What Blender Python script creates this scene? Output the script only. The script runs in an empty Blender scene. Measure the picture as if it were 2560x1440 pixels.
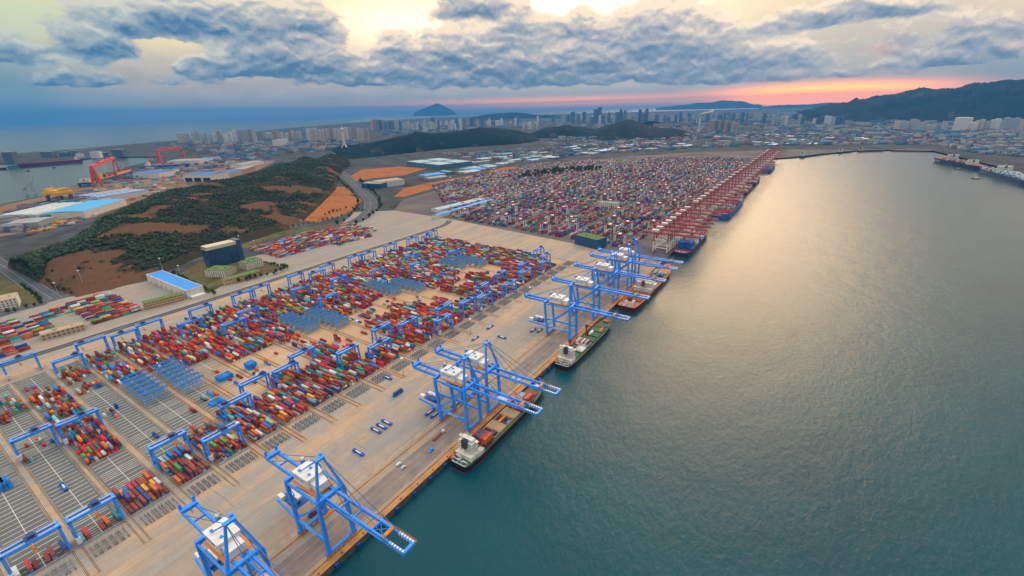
import bpy, bmesh, math, random
import numpy as np
from mathutils import Vector, Matrix, noise as mnoise
from mathutils.geometry import tessellate_polygon

# ------------------------------------------------------------------ camera, sky, sun, exposure
S = bpy.context.scene
COL = S.collection
rad = math.radians
CAMPOS = np.array([239.7, 0.0, 300.0])
ROT = np.array([[0.83325763, 0.18435309, -0.52124433],
                [0.55236278, -0.3185405, 0.77034234],
                [-0.02402244, -0.9298096, -0.36725609]])      # camera axes (right, down, forward) in the world
FOC = 1136.62                                                 # focal length for a 2560 px wide frame

cam = bpy.data.cameras.new("camera")
cam.sensor_width = 36.0
cam.lens = FOC / 2560 * 36.0
cam.clip_start = 1.0
cam.clip_end = 300000.0
co = bpy.data.objects.new("camera", cam)
COL.objects.link(co)
m4 = Matrix.Identity(4)
for i in range(3):
    m4[i][0] = ROT[i][0]; m4[i][1] = -ROT[i][1]; m4[i][2] = -ROT[i][2]; m4[i][3] = CAMPOS[i]
co.matrix_world = m4
S.camera = co

def ray(px, py):
    d = ROT @ np.array([px - 1280.0, py - 720.0, FOC])
    return d / np.linalg.norm(d)
def at(px, py, z=0.0):
    """A measured point of the photograph as a point of the world, on the level z."""
    d = ray(px, py)
    t = (z - 300.0) / d[2]
    return CAMPOS + t * d
def azel(px, py):
    d = ray(px, py)
    return math.degrees(math.atan2(d[0], d[1])), math.degrees(math.asin(d[2]))
def pix(p):
    c = ROT.T @ (np.array(p, float) - CAMPOS)
    return 1280 + FOC * c[0] / c[2], 720 + FOC * c[1] / c[2], c[2]
def lin(r, g, b):
    f = lambda c: (c / 255 / 12.92) if c / 255 <= 0.04045 else ((c / 255 + 0.055) / 1.055) ** 2.4
    return (f(r), f(g), f(b), 1.0)

S.view_settings.view_transform = 'Standard'
S.view_settings.look = 'None'
S.view_settings.gamma = 1.0
S.view_settings.use_curve_mapping = False
S.view_settings.exposure = 0.82
S.render.engine = 'CYCLES'
S.cycles.use_denoising = True
S.cycles.max_bounces = 5
S.cycles.diffuse_bounces = 2
S.cycles.glossy_bounces = 2
S.cycles.transmission_bounces = 1
S.cycles.volume_bounces = 0
S.cycles.use_fast_gi = False

SUN_AZ, SUN_EL = -11.0, 26.0

class NT:
    """Small helper for building node trees."""
    def __init__(self, tree):
        self.t = tree; tree.nodes.clear()
    def n(self, typ, **kw):
        nd = self.t.nodes.new(typ)
        for k, v in kw.items():
            setattr(nd, k, v)
        return nd
    def put(self, sock, v):
        if v is None: return
        if hasattr(v, 'is_output') or isinstance(v, bpy.types.NodeSocket):
            self.t.links.new(v, sock)
        else:
            sock.default_value = v
    def math(self, op, a, b=None, c=None, clamp=False):
        nd = self.n('ShaderNodeMath', operation=op, use_clamp=clamp)
        for i, v in enumerate((a, b, c)):
            self.put(nd.inputs[i], v)
        return nd.outputs[0]
    def vec(self, op, a, b=None, c=None):
        nd = self.n('ShaderNodeVectorMath', operation=op)
        for i, v in enumerate((a, b, c)):
            self.put(nd.inputs[i], v)
        return nd.outputs['Value'] if op in ('DOT_PRODUCT', 'LENGTH') else nd.outputs[0]
    def noise(self, v, scale, detail=4.0, rough=0.55, dist=0.0):
        nd = self.n('ShaderNodeTexNoise')
        self.put(nd.inputs['Vector'], v)
        nd.inputs['Scale'].default_value = scale
        nd.inputs['Detail'].default_value = detail
        nd.inputs['Roughness'].default_value = rough
        nd.inputs['Distortion'].default_value = dist
        return nd.outputs[0]
    def mix(self, f, a, b, blend='MIX'):
        nd = self.n('ShaderNodeMix', data_type='RGBA', blend_type=blend)
        self.put(nd.inputs[0], f); self.put(nd.inputs[6], a); self.put(nd.inputs[7], b)
        return nd.outputs[2]
    def ramp(self, f, stops, interp='LINEAR'):
        nd = self.n('ShaderNodeValToRGB')
        cr = nd.color_ramp; cr.interpolation = interp
        while len(cr.elements) < len(stops): cr.elements.new(0.5)
        for e, (p, c) in zip(cr.elements, stops):
            e.position = p; e.color = c
        self.put(nd.inputs[0], f)
        return nd.outputs[0]
    def maprange(self, v, a, b, c=0.0, d=1.0, smooth=False):
        nd = self.n('ShaderNodeMapRange', interpolation_type='SMOOTHSTEP' if smooth else 'LINEAR')
        self.put(nd.inputs[0], v)
        for i, x in enumerate((a, b, c, d)): self.put(nd.inputs[1 + i], x)
        return nd.outputs[0]

def build_sky():
    w = bpy.data.worlds.new("World"); S.world = w; w.use_nodes = True
    t = NT(w.node_tree)
    out = t.n('ShaderNodeOutputWorld'); bg = t.n('ShaderNodeBackground')
    t.t.links.new(bg.outputs[0], out.inputs[0])
    sky = t.n('ShaderNodeTexSky', sky_type='NISHITA', sun_disc=False)
    sky.sun_elevation = rad(SUN_EL); sky.sun_rotation = rad(SUN_AZ); sky.altitude = 300.0
    tc = t.n('ShaderNodeTexCoord')
    sep = t.n('ShaderNodeSeparateXYZ'); t.put(sep.inputs[0], tc.outputs['Generated'])
    az = t.math('MULTIPLY', t.math('ARCTAN2', sep.outputs[0], sep.outputs[1]), 57.2958)
    el = t.math('MULTIPLY', t.math('ARCSINE', t.math('MAXIMUM', t.math('MINIMUM', sep.outputs[2], 0.99999), -0.99999)), 57.2958)
    cmb = t.n('ShaderNodeCombineXYZ'); t.put(cmb.inputs[0], az); t.put(cmb.inputs[1], el)
    ae = cmb.outputs[0]
    def blob(a, e, wa, we):
        d = t.vec('MULTIPLY_ADD', ae, (1 / wa, 1 / we, 0), (-a / wa, -e / we, 0))
        return t.math('POWER', 0.36788, t.vec('DOT_PRODUCT', d, d))
    def pblob(px, py, w_, h_):
        a, e = azel(px, py)
        a1, _ = azel(px + w_, py); _, e1 = azel(px, py - h_)
        return blob(a, e, abs(a1 - a), abs(e1 - e))
    # the clear and thinly veiled sky behind the clouds, by height above the horizon
    c = lin
    base = t.ramp(t.maprange(el, -2.0, 48.0), [(0.0, c(140, 160, 172)), (0.05, c(162, 166, 168)), (0.10, c(164, 162, 160)),
                  (0.16, c(192, 182, 160)), (0.25, c(226, 204, 160)), (0.45, c(205, 190, 165)), (0.75, (0.92, 0.90, 0.86, 1)), (1.0, (1.2, 1.2, 1.18, 1))])
    wob = t.noise(t.vec('MULTIPLY', ae, (0.25, 0.9, 0)), 1.0, 5, 0.6)
    base = t.mix(0.35, base, t.mix(wob, c(60, 80, 105), c(255, 232, 205)), 'OVERLAY')
    glows = [(blob(160, 40, 120, 30), (0.55, 0.62, 0.75, 1), 0.6), (pblob(1480, -10, 620, 190), c(255, 232, 180), 1.0), (pblob(1450, 20, 290, 85), (1.7, 1.4, 0.95, 1), 0.95),
             (pblob(1010, 60, 190, 70), (1.45, 1.14, 0.76, 1), 0.9), (pblob(420, 70, 160, 60), c(240, 222, 165), 0.7),
             (pblob(60, 40, 170, 80), c(186, 200, 165), 0.85),
             (pblob(0, 300, 300, 60), c(60, 128, 158), 0.85), (pblob(-50, 200, 240, 90), c(70, 132, 154), 0.7),
             (pblob(2230, 70, 420, 130), c(166, 164, 156), 0.75), (pblob(2560, 160, 220, 110), c(84, 128, 146), 0.8), (blob(60, 12, 35, 22), c(95, 125, 148), 0.8),
             (blob(2, 15, 22, 8), (0.78, 0.57, 0.38, 1), 0.9), (blob(19, 15, 9, 10), (1.35, 0.90, 0.52, 1), 0.9), (blob(-13, 23, 7, 7), (1.5, 0.95, 0.55, 1), 0.9), (blob(5, 16, 5, 5), (0.42, 0.46, 0.50, 1), 0.7),
             ]
    for f, col, k in glows:
        base = t.mix(t.math('MULTIPLY', f, k), base, col)
    # the gap under the cloud deck where the low sun colours the sky
    band1 = t.math('MULTIPLY', pblob(2070, 240, 270, 22), 2.6, clamp=True)
    band2 = t.math('MULTIPLY', pblob(1420, 255, 420, 11), 1.2, clamp=True)
    # clouds: lumps with flat dark bases and ragged lighter tops, by direction in the sky
    uv = t.vec('MULTIPLY', ae, (0.62, 1.0, 0))
    warp = t.n('ShaderNodeTexNoise'); t.put(warp.inputs['Vector'], uv); warp.inputs['Scale'].default_value = 0.55; warp.inputs['Detail'].default_value = 6; warp.inputs['Roughness'].default_value = 0.6
    aew = t.vec('MULTIPLY_ADD', t.vec('SUBTRACT', warp.outputs['Color'], (0.5, 0.5, 0.5)), (2.4, 1.35, 0), ae)
    uvw = t.vec('MULTIPLY', aew, (0.62, 1.0, 0))
    n0 = t.noise(uvw, 0.72, 9, 0.52)
    nup = t.noise(t.vec('ADD', uvw, (0.0, 0.42, 0)), 0.72, 6, 0.5)
    sp = t.n('ShaderNodeSeparateXYZ'); t.put(sp.inputs[0], aew)
    tot = None; sh = None
    for px, py, w_, h_, k in [(560, 74, 225, 66, 1.25), (770, 72, 70, 50, .9), (250, 128, 95, 58, 1.1), (332, 82, 42, 26, .7), (30, 142, 85, 46, 1.05), (170, 208, 150, 30, .75), (690, 160, 130, 66, .95), (790, 168, 110, 50, .8), (560, 180, 90, 36, .5),
                              (1180, 30, 95, 50, 1.0), (1290, 98, 62, 62, 1.0), (982, 142, 42, 44, .95), (1135, 150, 100, 62, 1.1), (1010, 192, 120, 40, .8), (1265, 182, 120, 52, 1.0), (1440, 86, 78, 44, .95), (1375, 165, 80, 50, .85), (1500, 158, 70, 66, .95),
                              (1640, 122, 100, 88, 1.2), (1745, 138, 120, 66, 1.0), (1915, 158, 150, 44, .95), (1690, 190, 150, 34, .7), (2180, 34, 180, 34, .85), (1990, 66, 150, 40, .55), (2400, 152, 170, 30, .95), (2250, 112, 170, 60, .5), (2480, 92, 130, 60, .6),
                              (470, 206, 150, 30, .5), (880, 204, 140, 32, .6), (1120, 218, 170, 26, .55), (1450, 206, 180, 34, .65), (1830, 204, 200, 28, .6), (2150, 190, 200, 24, .5)]:
        a, e = azel(px, py); a1, _ = azel(px + w_, py); _, e1 = azel(px, py - h_)
        de = t.math('MULTIPLY_ADD', sp.outputs[1], 1 / (e1 - e), -e / (e1 - e))
        da = t.math('MULTIPLY_ADD', sp.outputs[0], 1 / (a1 - a), -a / (a1 - a))
        up = t.math('MAXIMUM', t.math('MULTIPLY', de, 0.62), t.math('MULTIPLY', de, -2.4))
        q = t.math('MULTIPLY_ADD', da, da, t.math('MULTIPLY', up, up))
        b = t.math('MULTIPLY', t.math('POWER', 0.36788, q), k)
        tot = b if tot is None else t.math('ADD', tot, b)
        bs = t.math('MULTIPLY', b, de)
        sh = bs if sh is None else t.math('ADD', sh, bs)
    hi = t.maprange(el, 12.5, 17.0, 0.0, 1.0)
    fieldv = t.math('MULTIPLY_ADD', hi, 0.30, tot)
    d = t.math('ADD', t.math('MULTIPLY', t.math('SUBTRACT', n0, 0.5), 0.95), t.math('SUBTRACT', fieldv, 0.36))
    alpha = t.maprange(d, 0.0, 0.2, 0.0, 1.0, True)
    rel = t.math('DIVIDE', sh, t.math('MAXIMUM', tot, 0.05))
    lit = t.math('ADD', t.math('MULTIPLY_ADD', rel, 0.55, 0.24), t.math('MULTIPLY', t.math('SUBTRACT', n0, nup), 1.7))
    lit = t.math('SUBTRACT', lit, t.math('MULTIPLY', t.maprange(d, 0.1, 0.9, 0.0, 1.0), 0.16))
    cc = t.ramp(lit, [(0.0, c(72, 104, 134)), (0.2, c(104, 126, 146)), (0.42, c(146, 150, 158)), (0.65, c(184, 176, 168)), (0.9, c(232, 210, 182))])
    left = t.maprange(az, -80.0, -46.0, 1.0, 0.0, True)
    cc = t.mix(t.math('MULTIPLY', left, 0.62), cc, t.ramp(lit, [(0.05, c(30, 98, 142)), (0.75, c(150, 174, 172))]))
    rim = t.math('MULTIPLY', t.maprange(d, 0.02, 0.30, 1.0, 0.0, True), pblob(1440, 60, 620, 150))
    cc = t.mix(t.math('MULTIPLY', rim, 0.7), cc, (1.1, 0.86, 0.58, 1))
    cc = t.mix(t.math('MULTIPLY', pblob(2200, 125, 60, 22), 0.5), cc, c(226, 178, 150))
    cc = t.mix(hi, cc, base)
    col = t.mix(alpha, base, cc)
    col = t.mix(band2, col, (3.2, 1.0, 0.12, 1))
    col = t.mix(band1, col, (6.0, 1.5, 0.0, 1))
    nish = t.n('ShaderNodeVectorMath', operation='SCALE'); t.put(nish.inputs[0], sky.outputs[0]); nish.inputs['Scale'].default_value = 0.05
    col = t.mix(0.06, col, nish.outputs[0])
    t.put(bg.inputs[0], col); bg.inputs[1].default_value = 0.81
build_sky()

sl = bpy.data.lights.new("sun", 'SUN')
sl.energy = 1.15; sl.angle = rad(36); sl.color = (1.0, 0.64, 0.34)
so = bpy.data.objects.new("sun", sl); COL.objects.link(so)
sdir = Vector((math.sin(rad(SUN_AZ)) * math.cos(rad(SUN_EL)), math.cos(rad(SUN_AZ)) * math.cos(rad(SUN_EL)), math.sin(rad(SUN_EL))))
so.rotation_euler = sdir.to_track_quat('Z', 'Y').to_euler()
so.location = (0, 0, 900)

# ------------------------------------------------------------------ helpers
RNG = random.Random(7)
def tag(o, label=None, cat=None, group=None, kind=None):
    if label: o['label'] = label
    if cat: o['category'] = cat
    if group: o['group'] = group
    if kind: o['kind'] = kind
    return o

class MB:
    """Collects boxes, beams, tubes and prisms and links them as one mesh object."""
    def __init__(self):
        self.v = []; self.f = []; self.m = []
    def add(self, vs, fs, m=0):
        b = len(self.v)
        self.v += [tuple(map(float, p)) for p in vs]
        self.f += [tuple(i + b for i in f) for f in fs]
        self.m += [m] * len(fs)
        return self
    BF = [(0, 3, 2, 1), (4, 5, 6, 7), (0, 1, 5, 4), (1, 2, 6, 5), (2, 3, 7, 6), (3, 0, 4, 7)]
    def box(self, x0, x1, y0, y1, z0, z1, m=0):
        return self.add([(x0, y0, z0), (x1, y0, z0), (x1, y1, z0), (x0, y1, z0), (x0, y0, z1), (x1, y0, z1), (x1, y1, z1), (x0, y1, z1)], self.BF, m)
    def beam(self, p, q, w, h=None, m=0, w2=None, h2=None):
        h = h or w; w2 = w2 or w; h2 = h2 or h
        p = Vector(p); q = Vector(q); d = (q - p).normalized()
        up = Vector((0, 0, 1)) if abs(d.z) < 0.95 else Vector((1, 0, 0))
        s = d.cross(up).normalized(); u = s.cross(d).normalized()
        vs = []
        for c, a, b in ((p, w, h), (q, w2, h2)):
            vs += [c - s * a / 2 - u * b / 2, c + s * a / 2 - u * b / 2, c + s * a / 2 + u * b / 2, c - s * a / 2 + u * b / 2]
        return self.add(vs, [(0, 1, 2, 3), (7, 6, 5, 4), (0, 4, 5, 1), (1, 5, 6, 2), (2, 6, 7, 3), (3, 7, 4, 0)], m)
    def tube(self, p, q, r, n=8, m=0, r2=None):
        r2 = r if r2 is None else r2
        p = Vector(p); q = Vector(q); d = (q - p).normalized()
        up = Vector((0, 0, 1)) if abs(d.z) < 0.95 else Vector((1, 0, 0))
        s = d.cross(up).normalized(); u = s.cross(d).normalized()
        vs = []
        for c, rr in ((p, r), (q, r2)):
            for k in range(n):
                a = 2 * math.pi * k / n
                vs.append(c + s * rr * math.cos(a) + u * rr * math.sin(a))
        fs = [(k, (k + 1) % n, n + (k + 1) % n, n + k) for k in range(n)]
        fs += [tuple(range(n - 1, -1, -1)), tuple(range(n, 2 * n))]
        return self.add(vs, fs, m)
    def prism(self, poly, z0, z1, m=0, mt=None):
        n = len(poly)
        vs = [(x, y, z0) for x, y in poly] + [(x, y, z1) for x, y in poly]
        self.add(vs, [(k, (k + 1) % n, n + (k + 1) % n, n + k) for k in range(n)], m)
        return self.add([(x, y, z1) for x, y in poly], [tuple(range(n))], m if mt is None else mt)
    def ball(self, c, r, m=0, n=8, k=5):
        vs = [(c[0], c[1], c[2] - r)]
        for i in range(1, k):
            a = -math.pi / 2 + math.pi * i / k
            for j in range(n):
                b = 2 * math.pi * j / n
                vs.append((c[0] + r * math.cos(a) * math.cos(b), c[1] + r * math.cos(a) * math.sin(b), c[2] + r * math.sin(a)))
        vs.append((c[0], c[1], c[2] + r))
        fs = [(0, 1 + (j + 1) % n, 1 + j) for j in range(n)]
        for i in range(k - 2):
            fs += [(1 + i * n + j, 1 + i * n + (j + 1) % n, 1 + (i + 1) * n + (j + 1) % n, 1 + (i + 1) * n + j) for j in range(n)]
        L = len(vs) - 1; o = 1 + (k - 2) * n
        fs += [(o + j, o + (j + 1) % n, L) for j in range(n)]
        return self.add(vs, fs, m)
    def build(self, name, mats, parent=None, loc=None, rz=0.0):
        me = bpy.data.meshes.new(name)
        me.from_pydata(self.v, [], self.f)
        for mm in (mats if isinstance(mats, (list, tuple)) else [mats]): me.materials.append(mm)
        if any(self.m): me.polygons.foreach_set('material_index', self.m)
        o = bpy.data.objects.new(name, me); COL.objects.link(o)
        if parent is not None: o.parent = parent
        if loc is not None: o.location = loc
        if rz: o.rotation_euler.z = rz
        return o

def empty(name, loc, rz=0.0, label=None, cat=None, group=None):
    o = bpy.data.objects.new(name, None); COL.objects.link(o)
    o.location = tuple(float(a) for a in loc); o.rotation_euler.z = rz; o.empty_display_size = 2.0
    return tag(o, label, cat, group)
KIDS = {}
def copy_tree(o, parent=None):
    c = o.copy(); COL.objects.link(c); c.parent = parent
    for ch in o.children: copy_tree(ch, c)
    return c

ORD = ['first', 'second', 'third', 'fourth', 'fifth', 'sixth', 'seventh', 'eighth', 'ninth', 'tenth', 'eleventh', 'twelfth', 'thirteenth', 'fourteenth',
       'fifteenth', 'sixteenth', 'seventeenth', 'eighteenth', 'nineteenth']
TENS = ['', '', 'twenty', 'thirty', 'forty', 'fifty', 'sixty', 'seventy', 'eighty', 'ninety']
def nth(i):
    """0 -> first, 1 -> second ..."""
    n = i + 1
    if n < 20: return ORD[n - 1]
    if n % 10 == 0: return TENS[n // 10][:-1] + 'ieth'
    return TENS[n // 10] + '-' + ORD[n % 10 - 1]

MATS = {}
def mat(name, col, rough=0.6, metal=0.0, var=0.25, scale=0.35, dirt=None, dirt_amt=0.0, spec=0.4):
    """A painted or plain surface with uneven tone and dirt, in world metres."""
    if name in MATS: return MATS[name]
    m = bpy.data.materials.new(name); m.use_nodes = True
    t = NT(m.node_tree)
    out = t.n('ShaderNodeOutputMaterial'); b = t.n('ShaderNodeBsdfPrincipled')
    t.t.links.new(b.outputs[0], out.inputs[0])
    tc = t.n('ShaderNodeTexCoord'); v = tc.outputs['Object']
    n1 = t.noise(v, scale, 4, 0.6)
    k = t.maprange(n1, 0.25, 0.75, 1 - var, 1 + var)
    sc = t.n('ShaderNodeVectorMath', operation='SCALE'); sc.inputs[0].default_value = col[:3]; t.put(sc.inputs['Scale'], k)
    colr = sc.outputs[0]
    if dirt is not None:
        n2 = t.noise(v, scale * 0.31, 5, 0.65)
        colr = t.mix(t.math('MULTIPLY', t.maprange(n2, 0.48, 0.7), dirt_amt), colr, (*dirt[:3], 1))
    t.put(b.inputs['Base Color'], colr)
    b.inputs['Roughness'].default_value = rough; b.inputs['Metallic'].default_value = metal
    b.inputs['Specular IOR Level'].default_value = spec
    MATS[name] = m
    return m

def boxes_object(name, cen, size, cols, m, yaw=None):
    """Many axis-aligned closed boxes in one mesh with a colour per box (numpy arrays)."""
    n = len(cen); cen = np.asarray(cen, float); size = np.asarray(size, float) / 2; cols = np.asarray(cols, float)
    corner = np.array([[-1, -1, -1], [1, -1, -1], [1, 1, -1], [-1, 1, -1], [-1, -1, 1], [1, -1, 1], [1, 1, 1], [-1, 1, 1]], float)
    off = corner[None] * size[:, None]
    if yaw is not None:
        c, s = np.cos(yaw)[:, None], np.sin(yaw)[:, None]
        off = np.stack([off[..., 0] * c - off[..., 1] * s, off[..., 0] * s + off[..., 1] * c, off[..., 2]], -1)
    v = (cen[:, None] + off).reshape(-1, 3)
    F = np.array([[4, 5, 6, 7], [0, 1, 5, 4], [1, 2, 6, 5], [2, 3, 7, 6], [3, 0, 4, 7]])
    f = (F[None] + 8 * np.arange(n)[:, None, None]).reshape(-1)
    return raw_mesh(name, v, f, 4, np.repeat(cols, 5, axis=0), m)

def raw_mesh(name, v, f, k, facecol, m):
    me = bpy.data.meshes.new(name)
    nf = len(f) // k
    me.vertices.add(len(v)); me.vertices.foreach_set('co', np.asarray(v, np.float32).ravel())
    me.loops.add(len(f)); me.loops.foreach_set('vertex_index', np.asarray(f, np.int32))
    me.polygons.add(nf); me.polygons.foreach_set('loop_start', np.arange(nf, dtype=np.int32) * k)
    me.update(calc_edges=True)
    if facecol is not None:
        a = me.attributes.new('tint', 'FLOAT_COLOR', 'FACE')
        fc = np.ones((nf, 4), np.float32); fc[:, :3] = facecol[:, :3]
        a.data.foreach_set('color', fc.ravel())
    me.materials.append(m)
    o = bpy.data.objects.new(name, me); COL.objects.link(o)
    return o

def tint_mat(name, rough=0.6, var=0.2, scale=0.5, spec=0.3):
    """Base colour from the mesh's own 'tint' attribute (a paint colour per box or leaf), with uneven tone."""
    if name in MATS: return MATS[name]
    m = bpy.data.materials.new(name); m.use_nodes = True
    t = NT(m.node_tree)
    out = t.n('ShaderNodeOutputMaterial'); b = t.n('ShaderNodeBsdfPrincipled')
    t.t.links.new(b.outputs[0], out.inputs[0])
    a = t.n('ShaderNodeAttribute', attribute_name='tint')
    tc = t.n('ShaderNodeTexCoord')
    k = t.maprange(t.noise(tc.outputs['Object'], scale, 3, 0.6), 0.25, 0.75, 1 - var, 1 + var)
    sc = t.n('ShaderNodeVectorMath', operation='SCALE'); t.put(sc.inputs[0], a.outputs['Color']); t.put(sc.inputs['Scale'], k)
    t.put(b.inputs['Base Color'], sc.outputs[0])
    b.inputs['Roughness'].default_value = rough; b.inputs['Specular IOR Level'].default_value = spec * .35
    MATS[name] = m
    return m
def flat_poly(name, rings, z, m, kind='structure'):
    """One level sheet made of one or more polygons."""
    mb = MB()
    for r in rings:
        r = [(float(p[0]), float(p[1])) for p in r]
        tri = tessellate_polygon([[Vector((x, y, 0)) for x, y in r]])
        fs = []
        for a, b, c in tri:
            (ax, ay), (bx, by), (cx, cy) = r[a], r[b], r[c]
            fs.append((a, b, c) if (bx - ax) * (cy - ay) - (by - ay) * (cx - ax) > 0 else (a, c, b))
        mb.add([(x, y, z) for x, y in r], fs)
    o = mb.build(name, m); tag(o, kind=kind)
    return o
def ribbon_pts(pts, w):
    """Left and right edges of a smooth road along pts (world x, y)."""
    P = [Vector((float(p[0]), float(p[1]))) for p in pts]
    Q = []
    for i in range(len(P) - 1):
        p0 = P[max(i - 1, 0)]; p1 = P[i]; p2 = P[i + 1]; p3 = P[min(i + 2, len(P) - 1)]
        for k in range(8):
            s = k / 8
            Q.append(0.5 * ((2 * p1) + (p2 - p0) * s + (2 * p0 - 5 * p1 + 4 * p2 - p3) * s * s + (3 * p1 - p0 - 3 * p2 + p3) * s ** 3))
    Q.append(P[-1])
    L, Rr = [], []
    for i, q in enumerate(Q):
        d = (Q[min(i + 1, len(Q) - 1)] - Q[max(i - 1, 0)]).normalized()
        nrm = Vector((-d.y, d.x))
        L.append(q + nrm * w / 2); Rr.append(q - nrm * w / 2)
    return L, Rr, Q
def ribbon(mb, pts, w, z, m=0, off=0.0):
    L, Rr, Q = ribbon_pts(pts, w)
    vs = []
    for l, r in zip(L, Rr):
        d = (l - r).normalized() * off
        vs += [(l.x + d.x, l.y + d.y, z), (r.x + d.x, r.y + d.y, z)]
    mb.add(vs, [(2 * i, 2 * i + 1, 2 * i + 3, 2 * i + 2) for i in range(len(L) - 1)], m)
# ------------------------------------------------------------------ the setting
def strip_y(k):
    return (20.2 if k % 2 == 0 else 52.0) + 66.4 * (k // 2)

def ground_mat(name, build, rough=0.9, bump=None):
    m = bpy.data.materials.new(name); m.use_nodes = True
    t = NT(m.node_tree)
    out = t.n('ShaderNodeOutputMaterial'); b = t.n('ShaderNodeBsdfPrincipled')
    t.t.links.new(b.outputs[0], out.inputs[0])
    v = t.n('ShaderNodeTexCoord').outputs['Object']
    t.put(b.inputs['Base Color'], build(t, v))
    b.inputs['Roughness'].default_value = rough; b.inputs['Specular IOR Level'].default_value = 0.02
    return m

# water
def water_material():
    m = bpy.data.materials.new("sea_water"); m.use_nodes = True
    t = NT(m.node_tree)
    out = t.n('ShaderNodeOutputMaterial'); b = t.n('ShaderNodeBsdfPrincipled')
    t.t.links.new(b.outputs[0], out.inputs[0])
    v = t.n('ShaderNodeTexCoord').outputs['Object']
    rot = t.n('ShaderNodeMapping'); t.put(rot.inputs[0], v); rot.inputs['Rotation'].default_value = (0, 0, rad(28)); rot.inputs['Scale'].default_value = (1, 0.62, 1)
    n1 = t.noise(rot.outputs[0], 0.22, 7, 0.68, 0.2)
    n2 = t.noise(rot.outputs[0], 0.035, 3, 0.5, 0.2)
    n3 = t.noise(v, 0.004, 4, 0.6)
    h = t.math('ADD', t.math('MULTIPLY', n1, 1.5), t.math('MULTIPLY', n2, 2.0))
    bp = t.n('ShaderNodeBump'); bp.inputs['Strength'].default_value = 0.45; bp.inputs['Distance'].default_value = 1.0
    t.put(bp.inputs['Height'], h); t.put(b.inputs['Normal'], bp.outputs[0])
    col = t.mix(t.maprange(n3, 0.3, 0.7), (0.001, 0.045, 0.064, 1), (0.0015, 0.066, 0.082, 1))
    t.put(b.inputs['Base Color'], col)
    b.inputs['Roughness'].default_value = 0.2; b.inputs['Specular IOR Level'].default_value = 0.32; b.inputs['IOR'].default_value = 1.33
    return m
mb = MB()
R0 = 52000.0
mb.add([(CAMPOS[0] + R0 * math.cos(2 * math.pi * k / 96), R0 * math.sin(2 * math.pi * k / 96), -6.0) for k in range(96)], [tuple(range(96))])
tag(mb.build('sea_water', water_material()), kind='structure')

# land
def land_col(t, v):
    n1 = t.noise(v, 0.0022, 6, 0.62); n2 = t.noise(v, 0.012, 5, 0.65)
    vor = t.n('ShaderNodeTexVoronoi'); t.put(vor.inputs['Vector'], v); vor.inputs['Scale'].default_value = 0.02
    c = t.ramp(n2, [(0.25, (0.025, 0.036, 0.025, 1)), (0.45, (0.05, 0.052, 0.045, 1)), (0.6, (0.085, 0.08, 0.07, 1)), (0.8, (0.04, 0.05, 0.05, 1))])
    town = t.mix(0.5, (0.055, 0.07, 0.078, 1), vor.outputs['Color'], 'OVERLAY')
    hue = t.n('ShaderNodeHueSaturation'); hue.inputs['Saturation'].default_value = 0.25; hue.inputs['Value'].default_value = 0.9; t.put(hue.inputs['Color'], town)
    return t.mix(t.maprange(n1, 0.42, 0.55), c, hue.outputs[0])
LAND = ground_mat('land_surface', land_col)
A2 = lambda px, py: tuple(at(px, py)[:2])
coast = [(0.0, -900.0), (0.0, 3060.0), (70.0, 3130.0), (250.0, 3440.0), (400.0, 3700.0), (560.0, 3800.0), (770.0, 3830.0), (830.0, 3500.0), (905.0, 3000.0), (960.0, 2500.0),
         (1010.0, 1900.0), (4500.0, 600.0), (30000.0, 2000.0), (34000.0, 34000.0), (8000.0, 38000.0), (-4000.0, 26000.0), (-9000.0, 21500.0), (-13500.0, 18500.0), (-14500.0, 16000.0),
         A2(930, 303), A2(800, 314), A2(700, 322), A2(580, 336), A2(450, 350), A2(330, 360), A2(200, 372), A2(60, 382), A2(-60, 392), A2(-60, 408), A2(30, 409), A2(205, 399), A2(260, 390), A2(330, 392),
         A2(395, 392), A2(372, 404), A2(330, 414), A2(300, 424), A2(230, 442), A2(200, 458), A2(160, 476), A2(120, 486), A2(60, 499), A2(0, 511), A2(-60, 520), (-2600.0, -900.0)]
flat_poly('land_ground', [coast], 0.0, LAND)
quay = MB(); quay.box(-2.0, 0.0, -900, 3060, -7.0, -0.35)
quayface = mat('quay_face', (0.09, 0.08, 0.07), 0.9, var=0.4, scale=0.2)
tag(quay.build('quay_wall', quayface), 'long grey concrete quay wall dropping into the harbour water', 'quay')

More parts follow.
